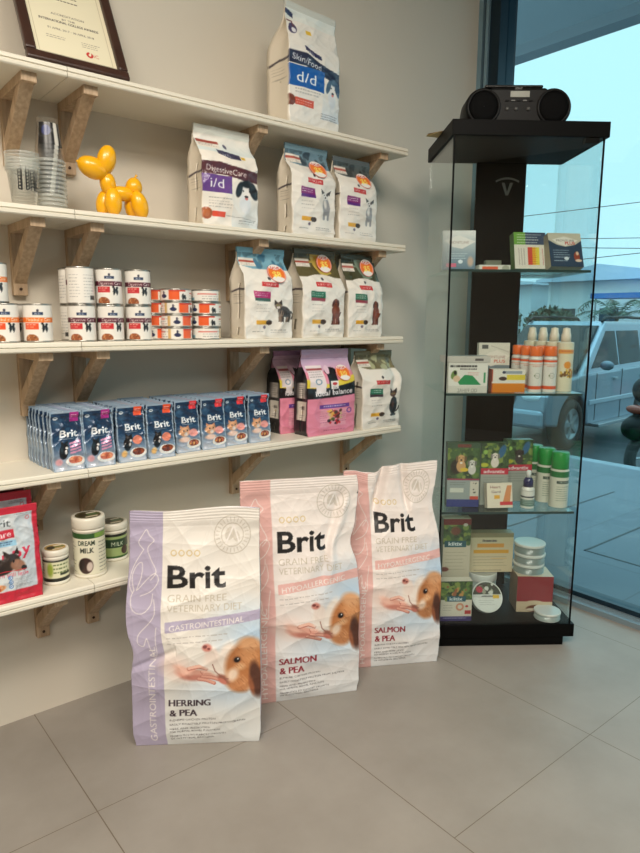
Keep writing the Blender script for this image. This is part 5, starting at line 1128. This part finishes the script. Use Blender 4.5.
def pup(A, x, v, s, c): A.ell(x, v+.1*s, .12*s, .16*s, c, soft=.15); A.ell(x, v-.08*s, .1*s, .1*s, c, soft=.15); A.ell(x-.1*s, v-.08*s, .035*s, .08*s, tuple(q_*.55 for q_ in c), soft=.2); A.ell(x+.1*s, v-.08*s, .035*s, .08*s, tuple(q_*.55 for q_ in c), soft=.2); A.ell(x, v-.05*s, .025*s, .02*s, K); A.ell(x-.04*s, v-.1*s, .012*s, .012*s, K); A.ell(x+.04*s, v-.1*s, .012*s, .012*s, K); A.ell(x, v+.02*s, .04*s, .03*s, (236, 230, 224), soft=.4)
def a_G(A):
    grass(A, 1.15, 3); A.rect(-1, -1, 2, .16, (60, 84, 66)); A.rect(.3, .04, .72, .14, (120, 60, 56)); A.ell(.28, .75, .2, .25, (40, 34, 30), soft=.2); pup(A, .42, .6, 1.3, (206, 160, 110)); pup(A, .76, .72, 1.1, (210, 206, 200)); A.ell(.52, .84, .14, .07, (226, 190, 60), soft=.2)
    A.rect(-1, 1.12, 2, 1.17, (150, 50, 80)); A.rect(-1, 1.17, 2, 1.78, (150, 160, 158)); A.rect(.1, 1.42, .52, 1.56, (206, 208, 196)); A.rect(.72, 1.2, .98, 1.7, (206, 200, 186)); A.blobs(.8, 1.25, .9, 1.6, [(40, 40, 40)], 5, .03, 2); A.rect(.72, 1.68, .98, 1.78, (200, 70, 50)); A.rect(-1, 1.78, 2, 3, (38, 52, 120)); A.lines(.1, 1.24, .6, 2, .06, (110, 116, 116), .02, 3)
cbox('medicine_box', 'green box with two dogs and blue bottom band, left on the bottom glass shelf', .045, .160, .07, S3, .232, .04, a_G, (58, 84, 48), (44, 60, 50), lean=2, turn=-3, group=gD)
def adv(rw, seed, dogc):
    def f(A):
        grass(A, .95, seed); A.ell(.75, .3, .14, .3, (50, 100, 140), 20, soft=.3); A.ell(.15, .32, .1, .1, (150, 190, 90), soft=.4); pup(A, .5, .58, 1.3, dogc); A.rect(-1, .92, 2, 1.15, (196, 40, 64)); A.text('advantix', .1, 1.1, .13, (240, 226, 228), w=.78, bold=True)
        A.rect(-1, 1.15, 2, 3, (160, 164, 156)); A.lines(.1, 1.25, .9, 4, .09, (120, 124, 120), .02, 3); A.ell(.12, .8, .2, .1, (190, 190, 60), soft=.4)
    return f
cbox('medicine_box', 'green advantix box with white dog, middle of the bottom glass shelf', .172, .272, .10, S3, .228, .035, adv(.1, 5, (226, 216, 206)), (58, 84, 48), group=gD, turn=-1)
cbox('medicine_box', 'green advantix box with black and white dogs, behind the dropper bottle', .274, .375, .145, S3, .232, .035, adv(.1, 9, (60, 50, 50)), (58, 84, 48), group=gD, turn=2)
def a_J(A):
    A.rect(-1, -1, 2, 3, (228, 216, 196)); A.text('Heart', .14, .2, .1, (110, 50, 50), w=.4); A.text('Gard', .18, .38, .1, (90, 60, 70), w=.35); A.rect(.28, .46, .5, .6, (230, 170, 60)); A.poly([(.62, .72), (.8, .1), (.98, .1), (.9, .72)], (214, 140, 90)); A.rect(.5, .72, 1.1, .85, (206, 50, 60))
cbox('medicine_box', 'small cream box leaning in front of the advantix boxes', .182, .275, .04, S3, .088, .028, a_J, (228, 216, 196), lean=12, turn=4, group=gD)
db = thing('dropper_bottle', 'small white and navy bottle with dropper tip on the bottom glass shelf', 'bottle', cpos(.337, .07, S3), CRZ)
pcan('bottle_body', .024, 0, .062, lambda A: (A.rect(-1, -1, 2, .12, (226, 224, 216)), A.rect(-1, .12, 2, .15, (28, 34, 44)), A.rect(-1, .2, 2, .36, (96, 128, 118)), A.lines(.3, .22, .7, 3, .04, (200, 210, 200), .01, 3)), (222, 220, 210), parent=db, n=64)
mb = MB(); mb.lathe([(.024, .062), (.0235, .068), (.016, .078), (.015, .08)], 36, (226, 224, 216)); mb.build('shoulder', spm, db)
mb = MB(); mb.lathe([(.0175, .076), (.0175, .098), (.012, .108), (.008, .11)], 32, (24, 30, 84)); mb.build('collar', spm, db)
mb = MB(); mb.lathe([(.0085, .109), (.0085, .13), (.006, .135), (.001, .136)], 24, (226, 226, 222)); mb.build('tip', spm, db)
# ------------------------------------------------------------------ cabinet floor
gE = 'boxes on the cabinet floor'
def a_K1(A):
    grass(A, .95, 12); A.rect(-1, -1, 2, .22, (110, 30, 34)); A.ell(.45, .45, .22, .2, (120, 70, 56), soft=.4); A.ell(.8, .22, .08, .06, (200, 190, 180)); A.rect(.05, .82, .85, 1.06, (30, 84, 96)); A.text('kiltix', .2, 1.0, .14, (226, 234, 234), w=.5, bold=True); A.rect(-1, 1.08, 2, 3, (200, 190, 168)); A.lines(.1, 1.25, .9, 6, .13, (140, 134, 118), .018, 5); A.ell(.08, 1.9, .18, .1, (120, 60, 56), soft=.3)
cbox('medicine_box', 'tall kiltix box with dark red top, standing at the left of the cabinet floor', .048, .150, .115, S0, .36, .045, a_K1, (200, 190, 168), (90, 100, 84), group=gE)
def a_K2(A):
    grass(A, .62, 14); A.blobs(.1, .1, .9, .5, [(190, 140, 80), (150, 90, 60)], 10, .08, 3); A.rect(.2, .5, .8, .68, (36, 88, 104)); A.text('kiltix', .28, .64, .11, (226, 234, 234), w=.42, bold=True); A.rect(-1, .68, 2, 3, (214, 206, 190)); A.ring(.62, .86, .1, .03, (206, 140, 110)); A.lines(.08, .8, .4, 3, .08, (150, 140, 130), .02, 3); A.rect(.78, .98, .98, 1.1, (180, 50, 50)); A.rect(-1, 1.18, 2, 3, (60, 50, 110)); A.lines(.1, 1.22, .9, 1, .05, (190, 190, 210), .03, 7); A.ell(.84, .84, .05, .04, (190, 60, 60))
cbox('medicine_box', 'lower kiltix box with purple bottom edge, front left corner of the cabinet floor', .028, .142, .035, S0, .152, .04, a_K2, (214, 206, 190), (80, 84, 70), group=gE)
def a_M(A):
    A.rect(-1, -1, 2, 3, (216, 200, 166)); A.rect(-1, -1, 2, .1, (150, 136, 104)); A.lines(.3, .16, .62, 1, .05, (90, 80, 80), .045, 3); A.text('Frontline', .28, .21, .06, (80, 72, 80), w=.34); A.rect(.16, .25, .78, .34, (222, 156, 70)); A.rect(.08, .4, .9, .48, (222, 164, 60)); A.lines(.08, .56, .9, 4, .07, (150, 140, 120), .014, 3, .7); A.lines(.5, .6, .92, 1, .07, (226, 170, 90), .014, 5); A.lines(.1, .88, .9, 1, .07, (120, 110, 96), .02, 6)
tinw = paintmat('tin_print', .3, .3)
def tin(name, label, loc, r, h, group, rz=0., tilt=0., art_=None, sidec=(150, 160, 156)):
    t = thing(name, label, 'tin', loc, 0, group)
    M_ = Matrix.Rotation(CRZ+rz, 3, 'Z') @ Matrix.Rotation(R(tilt), 3, 'X'); t.rotation_euler = M_.to_euler()
    mb = MB(); hs = h*.78
    mb.lathe([(r*.95, 0), (r*.98, .002), (r*.96, .003), (r*.96, hs)], 56, sidec, cols=[(200, 200, 196), (200, 200, 196), sidec, sidec]); mb.build('tin_body', tinw, t)
    mb = MB(); mb.lathe([(r*.985, hs-.002), (r, hs), (r, h-.003), (r*.985, h-.0005), (r*.95, h), (r*.93, h-.0012), (.001, h-.0012)], 56, (214, 216, 210)); l = mb.build('lid', tinw, t)
    if art_:
        n = 56; mb = MB(); g = np.linspace(-1, 1, n); X_, Y_ = np.meshgrid(g, g); rr = np.maximum(1e-6, np.hypot(X_, Y_)); m_ = np.maximum(abs(X_), abs(Y_)); X2, Y2 = X_*m_/rr, Y_*m_/rr
        mb.grid(np.stack([X2*r*.92, Y2*r*.92, 0*X2+h-.0006], -1), paint(art_, (X2+1)/2, (1-Y2)/2, (214, 216, 210))); mb.build('lid_label', tinw, l)
    return t
def a_lid(A): A.rect(-1, -1, 2, .42, (60, 64, 52)); A.blobs(.1, .08, .9, .38, [(150, 150, 130), (200, 200, 190), (80, 90, 60), (60, 50, 44)], 26, .08, 3); A.ell(.25, .25, .12, .11, (170, 40, 60)); A.poly([(-.1, .42), (.5, .48), (1.1, .42), (1.1, .5), (.5, .56), (-.1, .5)], (200, 200, 194)); A.rect(.7, .44, .92, .56, (220, 176, 50)); A.rect(.3, .46, .7, .5, (90, 90, 90)); A.lines(.2, .62, .75, 3, .07, (150, 150, 148), .015, 4)
def a_pl(A): A.ell(.5, .5, .5, .5, (212, 216, 210)); A.grad(0, 0, 1, 1, (190, 200, 200), (1, 0), .6); A.lines(.2, .3, .8, 4, .1, (176, 180, 174), .012, 4)
gF = 'white round tins on the cabinet floor'
tin('round_tin', 'white round tin standing on end behind the leaning tin, cabinet floor', cpos(.225, .205, S0), .057, .125, gF)
cbox('medicine_box', 'cream box with orange lines resting on the hidden white tin', .170, .336, .185, S0+.126, .155, .045, a_M, (216, 200, 166), (190, 176, 144), (160, 144, 110), group=gE)
rt = .058; tl = 58
tin('round_tin', 'white round tin leaning upright with picture lid towards the front', cpos(.216, .125, S0+.0015), rt, .030, gF, tilt=0, art_=a_lid)
o = [x for x in COL.objects if x.get('label', '').startswith('white round tin leaning')][0]
# pivot: rest the tin on its rim, leaning back against the one behind
M_ = Matrix.Rotation(CRZ, 3, 'Z') @ Matrix.Rotation(R(tl), 3, 'X'); o.rotation_euler = M_.to_euler(); ctr = Vector(cpos(.216, .088, S0)); off = M_ @ Vector((0, -rt, 0)); offb = M_ @ Vector((0, -rt, .0))
o.location = ctr - off + Vector((0, 0, .001))
def a_O(A): A.rect(-1, -1, 2, 3, (140, 36, 44)); A.rect(-1, .74, 2, 3, (206, 186, 156)); A.ell(.55, .95, .3, .12, (110, 60, 40), soft=.2); A.ell(.5, .74, .2, .03, (206, 186, 156)); A.ell(.45, .98, .2, .05, (226, 210, 190), soft=.3)
cbox('medicine_box', 'dark red box with cream lower edge under three stacked tins', .335, .468, .10, S0, .140, .105, a_O, (140, 36, 44), (150, 130, 110), (206, 190, 164), turn=-4, group=gE)
for i in range(3): tin('round_tin', f'{["lowest", "middle", "topmost"][i]} of three round tins stacked on the dark red box', cpos(.390+.002*(i % 2), .16, S0+.1405+i*.0385), .0575, .038, gF, rz=R(40*i), art_=a_pl if i == 2 else None, sidec=(120, 132, 128))
tin('round_tin', 'flat white round tin lying in front of the dark red box', cpos(.430, .055, S0), .048, .030, gF, art_=a_pl)
